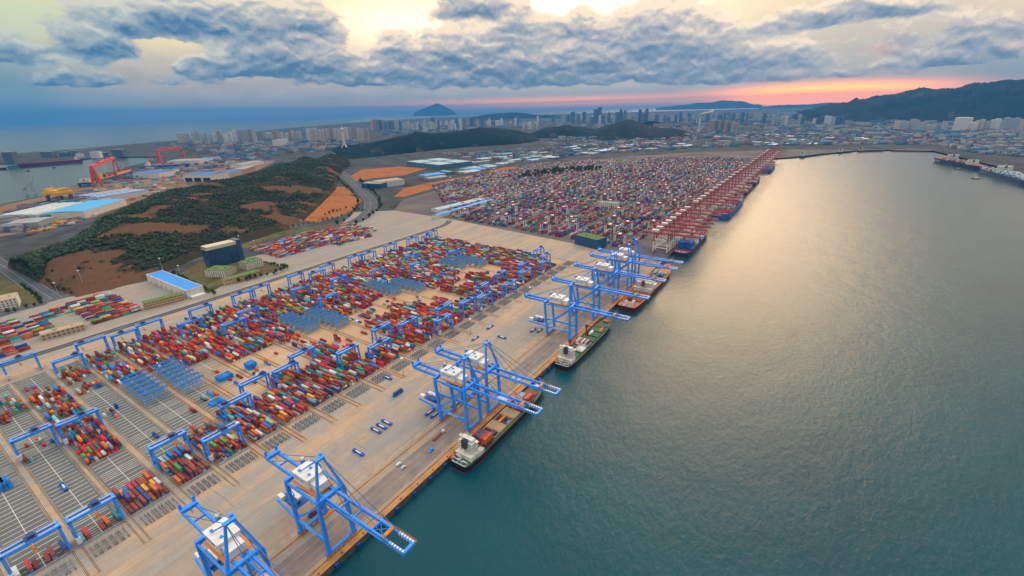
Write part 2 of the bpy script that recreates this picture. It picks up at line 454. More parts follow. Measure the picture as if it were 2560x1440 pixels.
# pavement of the terminals
def conc_col(t, v):
    n1 = t.noise(v, 0.011, 5, 0.62); n2 = t.noise(v, 0.09, 5, 0.65)
    mp = t.n('ShaderNodeMapping'); t.put(mp.inputs[0], v); mp.inputs['Scale'].default_value = (0.28, 0.010, 1)
    st = t.noise(mp.outputs[0], 1.0, 5, 0.6)
    mp2 = t.n('ShaderNodeMapping'); t.put(mp2.inputs[0], v); mp2.inputs['Scale'].default_value = (0.045, 0.006, 1)
    st2 = t.noise(mp2.outputs[0], 1.0, 4, 0.6)
    c = t.mix(t.maprange(st2, 0.42, 0.56), (0.50, 0.345, 0.225, 1), (0.33, 0.305, 0.275, 1))
    sepc = t.n('ShaderNodeSeparateXYZ'); t.put(sepc.inputs[0], v)
    xw = t.math('ADD', sepc.outputs[0], t.math('MULTIPLY', t.math('SUBTRACT', n1, 0.5), 70.0))
    bandg = t.math('MULTIPLY', t.maprange(xw, -112, -92, 0, 1, True), t.maprange(xw, -62, -48, 1, 0, True))
    c = t.mix(t.maprange(n1, 0.52, 0.7, 0, 0.7), c, (0.56, 0.35, 0.19, 1))
    c = t.mix(t.math('MULTIPLY', bandg, 0.5), c, (0.30, 0.285, 0.27, 1))
    c = t.mix(t.maprange(sepc.outputs[0], -634, -628, 0.55, 0, True), c, (0.27, 0.265, 0.25, 1))
    c = t.mix(t.maprange(st, 0.5, 0.72, 0, 0.6), c, (0.24, 0.215, 0.19, 1))
    c = t.mix(t.maprange(n2, 0.3, 0.75, 0, 0.45), c, (0.24, 0.205, 0.17, 1))
    mp3 = t.n('ShaderNodeMapping'); t.put(mp3.inputs[0], v); mp3.inputs['Rotation'].default_value = (0, 0, 0.35); mp3.inputs['Scale'].default_value = (0.05, 0.9, 1)
    tm = t.noise(mp3.outputs[0], 0.6, 4, 0.6, 1.2); n4 = t.noise(v, 0.018, 3, 0.6)
    c = t.mix(t.math('MULTIPLY', t.maprange(tm, 0.56, 0.66), t.maprange(n4, 0.48, 0.62, 0, 0.55)), c, (0.15, 0.13, 0.12, 1))
    br = t.n('ShaderNodeTexBrick'); t.put(br.inputs['Vector'], v); br.inputs['Scale'].default_value = 0.08; br.inputs['Mortar Size'].default_value = 0.012; br.offset = 0.0
    c = t.mix(t.math('MULTIPLY', br.outputs['Fac'], 0.07), c, (0.14, 0.11, 0.09, 1))
    sp = t.noise(v, 0.35, 3, 0.7)
    return t.mix(t.maprange(sp, 0.62, 0.75, 0, 0.5), c, (0.16, 0.13, 0.11, 1))
CONC = ground_mat('terminal_concrete', conc_col, 0.75)
flat_poly('yard_pavement', [[(-0.2, -900), (-0.2, 905), (-110, 925), (-640, 1000), (-900, 1010), (-1000, 930), (-860, 760), (-800, 560), (-830, 300), (-880, 120), (-1020, -300), (-1020, -900)]], 0.03, CONC)
def floor_col(t, v):
    sep = t.n('ShaderNodeSeparateXYZ'); t.put(sep.inputs[0], v)
    n2 = t.noise(v, 0.05, 5, 0.65); n1 = t.noise(v, 0.008, 4, 0.6)
    yk = t.math('ADD', sep.outputs[1], t.math('MULTIPLY', t.math('SUBTRACT', n1, 0.5), 160.0))
    far = t.maprange(t.math('MULTIPLY_ADD', sep.outputs[0], 0.28, yk), 60, 165, 0, 1, True)
    g = t.mix(n2, (0.105, 0.115, 0.115, 1), (0.165, 0.175, 0.172, 1))
    tan = t.mix(n2, (0.42, 0.27, 0.165, 1), (0.54, 0.35, 0.21, 1))
    return t.mix(far, g, tan)
FLOOR = ground_mat('block_floor', floor_col, 0.8)
rings = []
for k in range(-4, 24):
    a, b = strip_y(k) + (3.4 if k % 2 == 0 else 2.9), strip_y(k + 1) - (2.9 if k % 2 == 0 else 3.4)
    rings.append([(-174, a), (-174, b), (-545, b), (-545, a)])
flat_poly('block_pavement', rings, 0.06, FLOOR)
# lines painted on the block floors, rails, quay stripes
white = mat('line_paint', (0.62, 0.56, 0.46), 0.8, var=0.25, scale=0.4)
mb = MB(); q = lambda x0, x1, y0, y1, z, m=0: mb.add([(x0, y0, z), (x1, y0, z), (x1, y1, z), (x0, y1, z)], [(0, 1, 2, 3)], m)
for k in range(-4, 9):
    a, b = strip_y(k) + 4.2, strip_y(k + 1) - 4.2
    for i in range(0, 29):
        x = -176 - 12.9 * i
        q(x - .32, x + .32, a, b, 0.09); q(x - 6.7, x - 6.2, a, b, 0.09)
        if (i * 7 + k * 5) % 13 < 2:
            for s in (3.2, 9.7): q(x - s - .26, x - s + .26, a, b, 0.09)
    q(-540, -176, (a + b) / 2 - .22, (a + b) / 2 + .22, 0.10, 0)
tag(mb.build('ground_markings', [white]), kind='structure')
rail = mat('rail_steel', (0.07, 0.045, 0.03), 0.7, var=0.3)
bed = mat('rail_bed', (0.40, 0.30, 0.20), 0.85, var=0.25, scale=0.15, dirt=(0.2, 0.17, 0.14), dirt_amt=0.6)
orange = mat('ochre_paint', (0.50, 0.22, 0.055), 0.8, var=0.35, scale=0.12, dirt=(0.25, 0.18, 0.12), dirt_amt=0.7)
mb = MB(); q = lambda x0, x1, y0, y1, z, m=0: mb.add([(x0, y0, z), (x1, y0, z), (x1, y1, z), (x0, y1, z)], [(0, 1, 2, 3)], m)
for k in range(-4, 25):
    y = strip_y(k); h = 2.75 if k % 2 == 0 else 1.95
    for s in (-1, 1):
        q(-546, -136, y + s * h - 1.0, y + s * h + 1.0, 0.08, 2 if k > 3 else 1)
        q(-546, -136, y + s * h - .62, y + s * h - .22, 0.11, 0)
        q(-546, -136, y + s * h + .22, y + s * h + .62, 0.11, 0)
    q(-137, -135.6, y - h - 1, y + h + 1, 0.10, 2)
# crane rails along the quay, ochre lane lines and the ochre coping
for x in (-6.2, -41.0):
    q(x - .35, x + .35, -900, 905, 0.11, 0)
    q(x - 1.3, x + 1.3, -900, 905, 0.08, 2)
for x in (-12.5, -19.5, -26.5, -34): q(x - .3, x + .3, -900, 905, 0.09, 2)
q(-4.4, -0.2, -900, 905, 0.10, 2)
q(-48.5, -44.5, -900, 905, 0.07, 1)
tag(mb.build('pavement_strip', [rail, bed, orange]), kind='structure')
lane = mat('lane_asphalt', (0.20, 0.175, 0.165), 0.85, var=0.25, scale=0.06, dirt=(0.38, 0.28, 0.19), dirt_amt=0.6)
flat_poly('apron_pavement', [[(-33, -900), (-10.5, -900), (-10.5, 905), (-33, 905)]], 0.065, lane)

# old terminal pavement beyond
def old_col(t, v):
    n2 = t.noise(v, 0.03, 5, 0.65); n1 = t.noise(v, 0.006, 4, 0.6)
    return t.mix(t.maprange(n1, 0.4, 0.65), t.mix(n2, (0.07, 0.065, 0.075, 1), (0.15, 0.13, 0.13, 1)), t.mix(n2, (0.14, 0.11, 0.10, 1), (0.22, 0.17, 0.14, 1)))
OLD = ground_mat('old_terminal_concrete', old_col, 0.85)
flat_poly('terminal_pavement', [[(-0.2, 905), (-0.2, 3055), (60, 3150), (230, 3450), (380, 3720), (100, 3700), (-500, 3300), (-780, 2900), (-1150, 2300), (-1060, 1500), (-1010, 1150), (-900, 1010), (-640, 1000), (-110, 925)]], 0.02, OLD)
# reddish bare earth fields
def soil_col(t, v):
    n2 = t.noise(v, 0.02, 5, 0.65)
    return t.ramp(n2, [(0.3, (0.20, 0.075, 0.03, 1)), (0.5, (0.36, 0.125, 0.04, 1)), (0.7, (0.30, 0.15, 0.06, 1))])
SOIL = ground_mat('bare_soil', soil_col, 0.95)
PW = lambda *pp: [A2(*p) for p in pp]
flat_poly('field', [PW((862, 448), (905, 424), (1000, 416), (1068, 421), (1010, 438), (930, 446), (890, 452)),
                    PW((985, 492), (1010, 470), (1100, 452), (1180, 438), (1262, 418), (1330, 414), (1270, 432), (1180, 456), (1080, 472), (1010, 492)),
                    PW((720, 545), (755, 512), (800, 492), (870, 486), (905, 500), (890, 520), (850, 540), (790, 555)),
                    ], 0.05, SOIL)
flat_poly('field', [PW((740, 505), (805, 468), (858, 466), (890, 488), (868, 485), (800, 491), (752, 511))], 0.09, SOIL)
def rust_col(t, v):
    n2 = t.noise(v, 0.02, 6, 0.7); n3 = t.noise(v, 0.004, 4, 0.6)
    return t.mix(t.maprange(n3, 0.4, 0.6), t.ramp(n2, [(0.3, (0.13, 0.055, 0.03, 1)), (0.5, (0.27, 0.13, 0.06, 1)), (0.65, (0.18, 0.14, 0.11, 1)), (0.8, (0.09, 0.05, 0.05, 1))]), t.mix(n2, (0.10, 0.09, 0.09, 1), (0.30, 0.25, 0.2, 1)))
flat_poly('yard_ground', [PW((-40, 523), (0, 515), (120, 488), (200, 461), (300, 428), (400, 408), (600, 398), (690, 402), (640, 428), (480, 475), (330, 510), (230, 545), (100, 572), (-40, 600))], 0.06, ground_mat('shipyard_ground', rust_col, 0.95))
def grass_col(t, v):
    n2 = t.noise(v, 0.03, 5, 0.65)
    return t.ramp(n2, [(0.3, (0.055, 0.06, 0.022, 1)), (0.5, (0.12, 0.10, 0.045, 1)), (0.7, (0.17, 0.12, 0.06, 1))])
GRASS = ground_mat('dry_grass', grass_col, 0.95)
flat_poly('lawn', [PW((0, 690), (60, 720), (120, 760), (40, 780), (0, 790)), PW((440, 690), (500, 655), (640, 655), (720, 668), (640, 695), (560, 712), (520, 735), (460, 700)),
                   PW((230, 745), (420, 668), (520, 640), (600, 620), (700, 590), (860, 555), (760, 568), (620, 595), (480, 645), (300, 710))], 0.055, GRASS)

# roads
asph = mat('road_asphalt', (0.05, 0.06, 0.072), 0.85, var=0.25, scale=0.05, dirt=(0.12, 0.12, 0.12), dirt_amt=0.5)
kerbm = mat('kerb_stone', (0.42, 0.38, 0.32), 0.9, var=0.3)
mb = MB()
def road(pts, w, z=0.09):
    ribbon(mb, pts, w, z, 0)
    for s in (-1, 1): ribbon(mb, pts, 0.5, z + 0.12, 1, s * (w / 2 + 0.25))
    ribbon(mb, pts, 0.35, z + 0.02, 2)
road([(-617, -400), (-617, 60), (-614, 300), (-612, 600), (-612, 900), (-640, 985)], 16)
road([A2(*p) for p in [(-40, 803), (60, 770), (175, 738), (300, 706), (400, 676), (480, 650)]] + [A2(560, 628), A2(680, 606), A2(800, 580), A2(870, 560)], 17, 0.10)
road([A2(*p) for p in [(-30, 640), (30, 680), (85, 718), (130, 748)]], 26, 0.12)
road([A2(*p) for p in [(868, 562), (905, 545), (925, 522), (925, 500), (905, 478), (880, 455), (862, 438), (850, 428)]], 42, 0.11)
tag(mb.build('road', [asph, kerbm, white]), kind='structure')

# hills and mountains
def soil_mask(x, y, s=0.006):
    return mnoise.fractal(Vector((x * s, y * s, 3.1)), 0.75, 2.0, 6) + max(0.0, min(0.3, (310 - y) / 300)) * (y > 100)
def hill_mat(name, dark, mid, soil):
    def f(t, v):
        a = t.n('ShaderNodeAttribute', attribute_name='tint')
        sep = t.n('ShaderNodeSeparateColor'); t.put(sep.inputs[0], a.outputs['Color'])
        n = t.noise(v, 0.05, 6, 0.7)
        n2 = t.noise(v, 0.35, 3, 0.7)
        g = t.mix(n, dark, mid)
        g = t.mix(t.maprange(n2, 0.35, 0.7), g, t.mix(0.5, g, (0, 0, 0, 1)))
        return t.mix(sep.outputs[0], g, t.mix(n, soil, tuple(c * 0.55 for c in soil[:3]) + (1,)))
    return ground_mat(name, f, 0.95)
HILLM = hill_mat('near_hill', (0.022, 0.026, 0.014, 1), (0.075, 0.060, 0.034, 1), (0.155, 0.08, 0.042, 1))
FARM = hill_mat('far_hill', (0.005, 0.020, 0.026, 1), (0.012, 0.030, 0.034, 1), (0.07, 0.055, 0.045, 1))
def lerp_path(pts, n):
    pts = [np.array(p, float) for p in pts]
    d = [0.0]
    for a, b in zip(pts, pts[1:]): d.append(d[-1] + np.linalg.norm((b - a)[:2]))
    s = np.linspace(0, d[-1], n)
    return np.stack([np.interp(s, d, [p[i] for p in pts]) for i in range(len(pts[0]))], -1)
HILLS = []
def hill(name, ridge, near, back, m, nu=140, nv=44, rough=9.0, scale=0.006, soil_t=0.10, kind='hill', power=0.8, hurst=1.0):
    Rg = lerp_path(ridge, nu); Nr = lerp_path([tuple(p) + (0,) for p in near], nu)
    v = []; col = []
    H = np.zeros((nu, nv, 3))
    for i in range(nu):
        r = Rg[i]; n = Nr[i]; fwd = r[:2] - n[:2]
        for j in range(nv):
            s = j / (nv - 1) * 2 - 1
            if s <= 0:
                p = n[:2] + fwd * (s + 1); prof = math.sin((s + 1) * math.pi / 2) ** power
            else:
                p = r[:2] + fwd * back * s; prof = math.cos(s * math.pi / 2) ** 1.2
            nz = mnoise.fractal(Vector((p[0] * scale, p[1] * scale, 0.7)), hurst, 2.0, 6)
            z = r[2] * prof + nz * rough * min(1.0, prof * 2.2) - (1.0 if prof < 0.02 else 0)
            H[i, j] = (p[0], p[1], z)
    v = H.reshape(-1, 3)
    f = []
    for i in range(nu - 1):
        for j in range(nv - 1):
            a = i * nv + j
            f += [a, a + 1, a + nv + 1, a + nv]
    f = np.array(f).reshape(-1, 4)
    cen = v[f].mean(1)
    # keep the faces pointing up
    e1 = v[f[:, 1]] - v[f[:, 0]]; e2 = v[f[:, 3]] - v[f[:, 0]]
    flip = (e1[:, 0] * e2[:, 1] - e1[:, 1] * e2[:, 0]) < 0
    f[flip] = f[flip][:, ::-1]
    sm = np.array([max(0.0, min(1.0, (soil_mask(c[0], c[1]) - soil_t) * 6)) for c in cen])
    o = raw_mesh(name, v, f.ravel(), 4, np.stack([sm, sm, sm], 1), m)
    o.data.polygons.foreach_set('use_smooth', np.ones(len(f), bool))
    tag(o, kind='structure')
    HILLS.append((o, H, soil_t))
    return H
def rz(px, py, D):
    d = ray(px, py); h = math.hypot(d[0], d[1])
    return (CAMPOS[0] + d[0] / h * D, d[1] / h * D, 300 + d[2] / h * D)
NEAR_RIDGE = [rz(60, 650, 1330), rz(130, 622, 1420), rz(190, 582, 1500), rz(250, 553, 1580), rz(320, 530, 1650), rz(380, 503, 1760), rz(440, 482, 1880), rz(520, 463, 2000), rz(620, 441, 2176), rz(680, 425, 2380), rz(720, 413, 2560), rz(770, 398, 2750), rz(830, 390, 2980), rz(870, 400, 3100)]
NEAR_FOOT = [A2(20, 668), A2(110, 715), A2(190, 745), A2(290, 722), A2(400, 688), A2(490, 648), A2(600, 612), A2(700, 580), A2(760, 552), A2(800, 515), A2(840, 475), A2(850, 440), A2(860, 425), A2(875, 415)]
HN = hill('hill', NEAR_RIDGE, NEAR_FOOT, 0.55, HILLM, 220, 60, 16.0, 0.007, 0.31)
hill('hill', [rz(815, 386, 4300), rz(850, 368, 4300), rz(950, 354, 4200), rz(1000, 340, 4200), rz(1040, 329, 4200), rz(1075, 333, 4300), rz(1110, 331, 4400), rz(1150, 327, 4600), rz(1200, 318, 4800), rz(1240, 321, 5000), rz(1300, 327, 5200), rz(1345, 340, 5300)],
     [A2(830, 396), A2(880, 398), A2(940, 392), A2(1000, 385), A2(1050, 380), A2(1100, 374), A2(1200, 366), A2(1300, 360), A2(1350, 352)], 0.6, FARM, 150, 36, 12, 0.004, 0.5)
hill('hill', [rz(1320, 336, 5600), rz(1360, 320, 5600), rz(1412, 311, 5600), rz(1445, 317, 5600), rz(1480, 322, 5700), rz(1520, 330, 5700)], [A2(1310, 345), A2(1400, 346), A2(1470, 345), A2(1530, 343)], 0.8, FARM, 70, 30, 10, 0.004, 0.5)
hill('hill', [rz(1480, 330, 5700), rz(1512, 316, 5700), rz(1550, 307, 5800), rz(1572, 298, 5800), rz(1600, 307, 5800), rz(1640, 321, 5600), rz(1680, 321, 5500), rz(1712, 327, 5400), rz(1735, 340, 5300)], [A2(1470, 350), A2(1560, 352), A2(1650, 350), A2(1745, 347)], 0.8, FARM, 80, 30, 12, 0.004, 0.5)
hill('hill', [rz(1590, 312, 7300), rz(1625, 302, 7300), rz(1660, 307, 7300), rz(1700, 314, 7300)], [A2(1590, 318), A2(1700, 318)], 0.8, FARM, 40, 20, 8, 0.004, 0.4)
# sea-side headland and the islands
hill('hill', [rz(1180, 293, 15500), rz(1240, 284, 15500), rz(1290, 281, 15500), rz(1340, 286, 15500), rz(1400, 289, 15500)], [A2(1180, 296), A2(1400, 294)], 1.0, FARM, 60, 14, 25, 0.0015, 0.5)
ISL = [rz(x, y, 34000) for x, y in ((1034, 282), (1052, 274), (1068, 268), (1080, 263), (1091, 258), (1102, 261), (1114, 267), (1126, 273), (1140, 282))]
hill('hill', ISL, [(p[0] * 0.93, p[1] * 0.93) for p in ISL], 1.0, FARM, 90, 14, 12, 0.0022, 0.5)
def mountain(pts, D, front, rough, scale, n=220):
    Rg = [rz(x, y, D) for x, y in pts]
    Fr = [(CAMPOS[0] + (p[0] - CAMPOS[0]) * front, p[1] * front) for p in Rg]
    H = hill('mountain', Rg, Fr, 0.8, FARM, n, 40, rough, scale, 0.6, power=1.15, hurst=0.55)
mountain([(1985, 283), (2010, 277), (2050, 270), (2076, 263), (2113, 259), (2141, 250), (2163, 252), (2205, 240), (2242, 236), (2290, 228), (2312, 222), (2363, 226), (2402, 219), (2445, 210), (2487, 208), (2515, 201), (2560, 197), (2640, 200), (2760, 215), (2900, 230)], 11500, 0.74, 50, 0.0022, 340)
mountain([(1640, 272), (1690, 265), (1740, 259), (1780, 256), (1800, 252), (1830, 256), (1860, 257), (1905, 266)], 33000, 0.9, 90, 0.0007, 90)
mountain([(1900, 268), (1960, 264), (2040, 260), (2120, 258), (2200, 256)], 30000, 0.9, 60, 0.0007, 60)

# the hazy air
hz = MB(); hz.box(-53000, 53500, -9000, 53000, -9, 900)
hm = bpy.data.materials.new('haze'); hm.use_nodes = True
t = NT(hm.node_tree); out = t.n('ShaderNodeOutputMaterial'); pv = t.n('ShaderNodeVolumePrincipled')
t.t.links.new(pv.outputs[0], out.inputs['Volume'])
pv.inputs['Density'].default_value = 4.2e-5; pv.inputs['Color'].default_value = (0.08, 0.36, 0.84, 1); pv.inputs['Anisotropy'].default_value = 0.0
ho = hz.build('haze', hm); tag(ho, kind='stuff')
# ------------------------------------------------------------------ shared paints
BLUE = mat('crane_blue', (0.03, 0.30, 0.95), 0.45, var=0.16, scale=0.15, dirt=(0.025, 0.18, 0.58), dirt_amt=0.5)
BLUE2 = mat('light_blue_steel', (0.04, 0.26, 0.70), 0.5, var=0.2, scale=0.2)
WHITE = mat('white_steel', (0.74, 0.72, 0.68), 0.5, var=0.12, scale=0.3, dirt=(0.42, 0.36, 0.28), dirt_amt=0.5)
ORNG = mat('safety_orange', (0.62, 0.20, 0.03), 0.6, var=0.2)
DARK = mat('dark_machinery', (0.05, 0.055, 0.07), 0.6, var=0.3)
ROPE = mat('steel_cable', (0.06, 0.14, 0.30), 0.5, var=0.2)
GREY = mat('galvanised_steel', (0.34, 0.37, 0.40), 0.55, var=0.25, scale=0.3)
REDW = mat('crane_red', (0.30, 0.022, 0.045), 0.55, var=0.2, scale=0.2)
GLASS = mat('dark_glass', (0.015, 0.03, 0.045), 0.15, var=0.2, spec=0.6)
TYRE = mat('tyre_rubber', (0.02, 0.02, 0.02), 0.8)

# ------------------------------------------------------------------ containers
PAL = [('rust red', (0.30, 0.042, 0.030), 20), ('dark maroon', (0.155, 0.030, 0.030), 12), ('orange', (0.58, 0.13, 0.025), 13), ('deep blue', (0.018, 0.075, 0.27), 12),
       ('bright blue', (0.02, 0.20, 0.60), 6), ('teal green', (0.025, 0.22, 0.20), 8), ('leaf green', (0.09, 0.34, 0.07), 4), ('pale grey', (0.46, 0.48, 0.48), 9), ('white', (0.70, 0.70, 0.67), 5),
       ('mustard yellow', (0.62, 0.34, 0.04), 5), ('crimson', (0.50, 0.035, 0.045), 7), ('magenta pink', (0.50, 0.03, 0.17), 2), ('light turquoise', (0.16, 0.44, 0.45), 5), ('brown', (0.20, 0.075, 0.04), 6)]
PCUM = []
for nme, c, w_ in PAL: PCUM += [len(PCUM) and 0] and []
PW_ = [p[2] for p in PAL]
CONT = []      # every container: dict(x, y, z, long, ax, col, where)
CR = random.Random(11)
def pick(near=None):
    if near is not None and CR.random() < 0.35: return near
    return CR.choices(range(len(PAL)), PW_)[0]
def put(x, y, tier, L, ax, col, info, z0=0.08):
    CONT.append(dict(x=x, y=y, z=z0 + 2.6 * tier, L=L, ax=ax, col=col, info=info, tier=tier))
BLOCK = {-2: [(0, 6, 2.0, .6), (12, 20, 2, .5)], -1: [(0, 1, 1.7, .7), (5, 6, 1, .15), (10, 12, 2.2, .45), (14, 15, 1, .15)], 0: [(0, 1, 1.9, .85), (12, 15, 1.2, .28), (20, 25, 2.4, .7)],
         1: [(0, 3, 1.9, .93), (5, 7, 1, .12), (8, 13, 2.6, .85), (14, 23, 2.4, .62), (25, 26, 1, .2)], 2: [(0, 4, 2.4, .95), (7, 8, 1, .08), (13, 16, 1.2, .22), (20, 22, 1.8, .6), (23, 27, 2.0, .62)],
         3: [(0, 5, 2.8, .95), (8, 9, 1, .1), (19, 24, 2.2, .75), (25, 28, 1.6, .5)], 4: [(0, 6, 3.0, .96), (8, 10, 1.4, .12), (19, 28, 2.6, .85)], 5: [(0, 5, 3.0, .95), (6, 14, 1.1, .10), (17, 28, 2.8, .88)],
         6: [(0, 7, 3.1, .96), (8, 12, 1.2, .14), (14, 28, 2.8, .85)], 7: [(0, 6, 3.0, .95), (9, 13, 1, .10), (14, 28, 3.0, .9)], 8: [(0, 9, 3.0, .95), (10, 13, 1.4, .22), (13, 28, 3.0, .92)],
         9: [(0, 3, 2.4, .8), (4, 12, 1.0, .08), (19, 28, 3.1, .92)], 10: [(0, 4, 2.6, .85), (5, 9, 1.0, .10), (18, 28, 3.1, .92)], 11: [(0, 9, 3.0, .93), (10, 12, 1.2, .2), (13, 28, 3.1, .92)],
         12: [(0, 9, 3.0, .95), (10, 12, 1.2, .12), (13, 28, 3.2, .93)], 13: [(0, 8, 2.9, .92), (9, 13, 1.2, .3), (14, 28, 3.1, .93)], 14: [(0, 6, 2.5, .75), (7, 11, 1.0, .1), (19, 28, 3.2, .93)],
         15: [(0, 4, 2.0, .7), (5, 9, 1.0, .12), (17, 28, 3.1, .93)], 16: [(0, 9, 2.8, .9), (10, 28, 3.0, .88)], 17: [(0, 7, 2.8, .9), (9, 28, 3.0, .9)], 18: [(0, 9, 2.8, .9), (11, 28, 3.0, .9)],
         19: [(0, 5, 2.4, .8), (6, 9, 1, .15), (17, 28, 3.0, .9)], 20: [(0, 6, 2.4, .8), (16, 28, 3.0, .9)], 21: [(0, 12, 2.8, .9), (13, 28, 2.8, .9)], 22: [(0, 28, 2.6, .9)], 23: [(4, 28, 2.4, .8)]}
RACKS = {3: (13, 18), 4: (12, 18), 9: (13, 18), 10: (11, 17), 14: (13, 18), 15: (11, 16), 19: (12, 16), 20: (10, 15)}
for k, segs in BLOCK.items():
    a = strip_y(k) + (5.2 if k % 2 == 0 else 4.4); b = strip_y(k + 1) - (4.4 if k % 2 == 0 else 5.2)
    nr = int((b - a) // 2.8) + 1; pitch = (b - a) / (nr - 1)
    for i0, i1, mean, fill in segs:
        bias = CR.choice([0, 0, 4, 10, 13, None, None])
        for i in range(i0, i1):
            x = -182.6 - 12.9 * i
            short_bay = CR.random() < (0.45 if k < 6 and i > 7 else 0.2)
            for r in range(nr):
                if CR.random() > fill: continue
                y = a + pitch * r
                nt = max(1, min(5, int(round(CR.gauss(mean, 0.85)))))
                if short_bay or mean < 1.3:
                    for s in (-3.2, 3.2):
                        if CR.random() < 0.75:
                            for q_ in range(max(1, nt + CR.choice((-1, 0, 0)))):
                                put(x + s, y, q_, 6.06, 0, pick(bias), ('yard', k, i, r))
                else:
                    base = pick(bias)
                    for q_ in range(nt): put(x, y, q_, 12.19, 0, pick(base if CR.random() < .5 else bias), ('yard', k, i, r))
# bright blue covered stacks standing alone on the block floors
for (px, py, n, tiers) in [(631, 918, 4, 3), (565, 945, 6, 2), (545, 1005, 5, 1), (20, 1215, 3, 3), (530, 985, 1, 1)]:
    p = at(px, py)
    for j in range(n):
        for q_ in range(tiers): put(p[0], p[1] + 2.7 * (j - n / 2), q_, 12.19, 0, 4, ('cover', 0, 0, 0))
# yards outside the automated blocks: rows along the road
def lot(x0, x1, y0, y1, fill, mean, dx=2.75, gap=0, where='lot'):
    x = x0; row = 0
    while x <= x1:
        y = y0 + 6.5
        while y <= y1:
            if CR.random() < fill:
                base = pick()
                for q_ in range(max(1, min(5, int(round(CR.gauss(mean, .7)))))): put(x, y, q_, 12.19, 1, pick(base), (where, 0, int((y - y0) // 12.7), row))
            y += 12.7
        x += dx; row += 1
        if gap and row % gap == 0: x += 7
lot(-668, -640, -60, 92, .8, 1.6, 2.75, 3, 'roadside row')
lot(-738, -696, 30, 128, .85, 2.6, 2.75, 4, 'roadside row')
lot(-800, -762, 70, 172, .5, 1.5, 2.75, 3, 'roadside row')
lot(-800, -664, 168, 228, .85, 2.4, 2.75, 6, 'corner stack')
lot(-862, -735, 520, 800, .8, 2.7, 2.75, 7, 'far lot')
lot(-735, -700, 650, 760, .5, 2.0, 2.75, 5, 'far lot')
lot(-890, -866, 600, 700, .5, 2.0, 2.75, 5, 'far lot')
# the older terminal: long rows along the quay
OLDX = []
x = -92.0; j = 0
while x > -1160:
    ymin = 955 if x > -115 else (960 + 0.10 * (-x - 110)); ymax = 3000 + (x + 92) * 0.30
    if x < -640: ymin = 1010 + (-640 - x) * 0.9; ymax = 2750 + (x + 640) * 0.95
    OLDX.append((x, ymin, ymax))
    for row in range(6):
        xx = x - 2.75 * row
        y = ymin; run = pick(); left_ = 0
        while y < ymax:
            c = mnoise.noise(Vector((x * 0.011, y * 0.006, 5.0)))
            if left_ <= 0:
                run = pick() if CR.random() < .45 else CR.choice([1, 3, 3, 5, 3, 7, 12, 8, 5, 4, 1, 11]); left_ = CR.randint(1, 6)
                if x < -600 and CR.random() < .4: run = CR.choice([7, 8, 7, 9])
            left_ -= 1
            if CR.random() < 0.74 + 0.6 * c:
                nt = max(1, min(5, int(round(CR.gauss(2.8 + 2.2 * c, .8)))))
                for q_ in range(nt):
                    if q_ < nt - 3 and row > 0: continue
                    put(xx, y + 6.2, q_, 12.19, 1, run if CR.random() < .7 else pick(), ('old', j, 0, row))
            y += 12.7
            if int(y) % 240 < 13: y += 26
    x -= 27.5; j += 1
    if j % 6 == 0: x -= 14

def container_mesh(L, ci):
    nme, c, _ = PAL[ci]
    m = mat('paint_' + nme.replace(' ', '_'), c, 0.55, var=0.18, scale=0.5, dirt=tuple(k * .5 + .03 for k in c), dirt_amt=0.6)
    key = 'container_%d_%d' % (L, ci)
    if key in CMESH: return CMESH[key]
    mb = MB(); h = L / 2; w = 1.22; H = 2.59
    mb.box(-h + .12, h - .12, -w + .06, w - .06, 0.12, H - .06)
    for sx in (-1, 1):
        for sy in (-1, 1): mb.box(sx * h - .16 * (sx > 0), sx * h + .16 * (sx < 0), sy * w - .16 * (sy > 0), sy * w + .16 * (sy < 0), 0, H)
    for sy in (-1, 1):
        for z in (0.0, H - .14): mb.box(-h + .16, h - .16, sy * w - .11 * (sy > 0), sy * w + .11 * (sy < 0), z, z + .14)
        n = int(L // 1.2)
        for i in range(n):
            xx = -h + .6 + i * (L - 1.2) / max(1, n - 1)
            mb.box(xx - .14, xx + .14, sy * (w - .06) - .045, sy * (w - .06) + .045, .15, H - .16)
    for s in (-.75, -.3, .3, .75): mb.box(h - .12, h - .05, s - .035, s + .035, .15, H - .15, 1)
    me = mb.build('shipping_container', [m, GREY]); d = me.data; bpy.data.objects.remove(me)
    CMESH[key] = d
    return d
CMESH = {}
# ------------------------------------------------------------------ reefer racks, transfer racks, railings
def rack_proto(wall):
    r = empty('reefer_rack', (0, 0, 0))
    plat = MB(); fr = MB()
    for z in (3.0, 6.0, 9.0): plat.box(-.7, .7, -12.4, 12.4, z - .12, z)
    plat.box(-1.25, 1.25, -12.6, 12.6, 12.2, 12.6); plat.box(-1.3, -1.15, -12.6, 12.6, 12.6, 13.5); plat.box(1.15, 1.3, -12.6, 12.6, 12.6, 13.5)
    for y in np.linspace(-12.2, 12.2, 7):
        for x in (-.85, .85): fr.box(x - .12, x + .12, y - .12, y + .12, 0, 12.2)
    if wall: fr.box(-.1, .1, -12.2, 12.2, .5, 11.8)
    plat.build('walkway', mat('rack_blue', (0.045, 0.30, 0.70), .5, var=.2), r); fr.build('frame', mat('rack_grey', (0.36, 0.44, 0.50), .5, var=.2), r)
    return r
RP = {}; nrk = {}
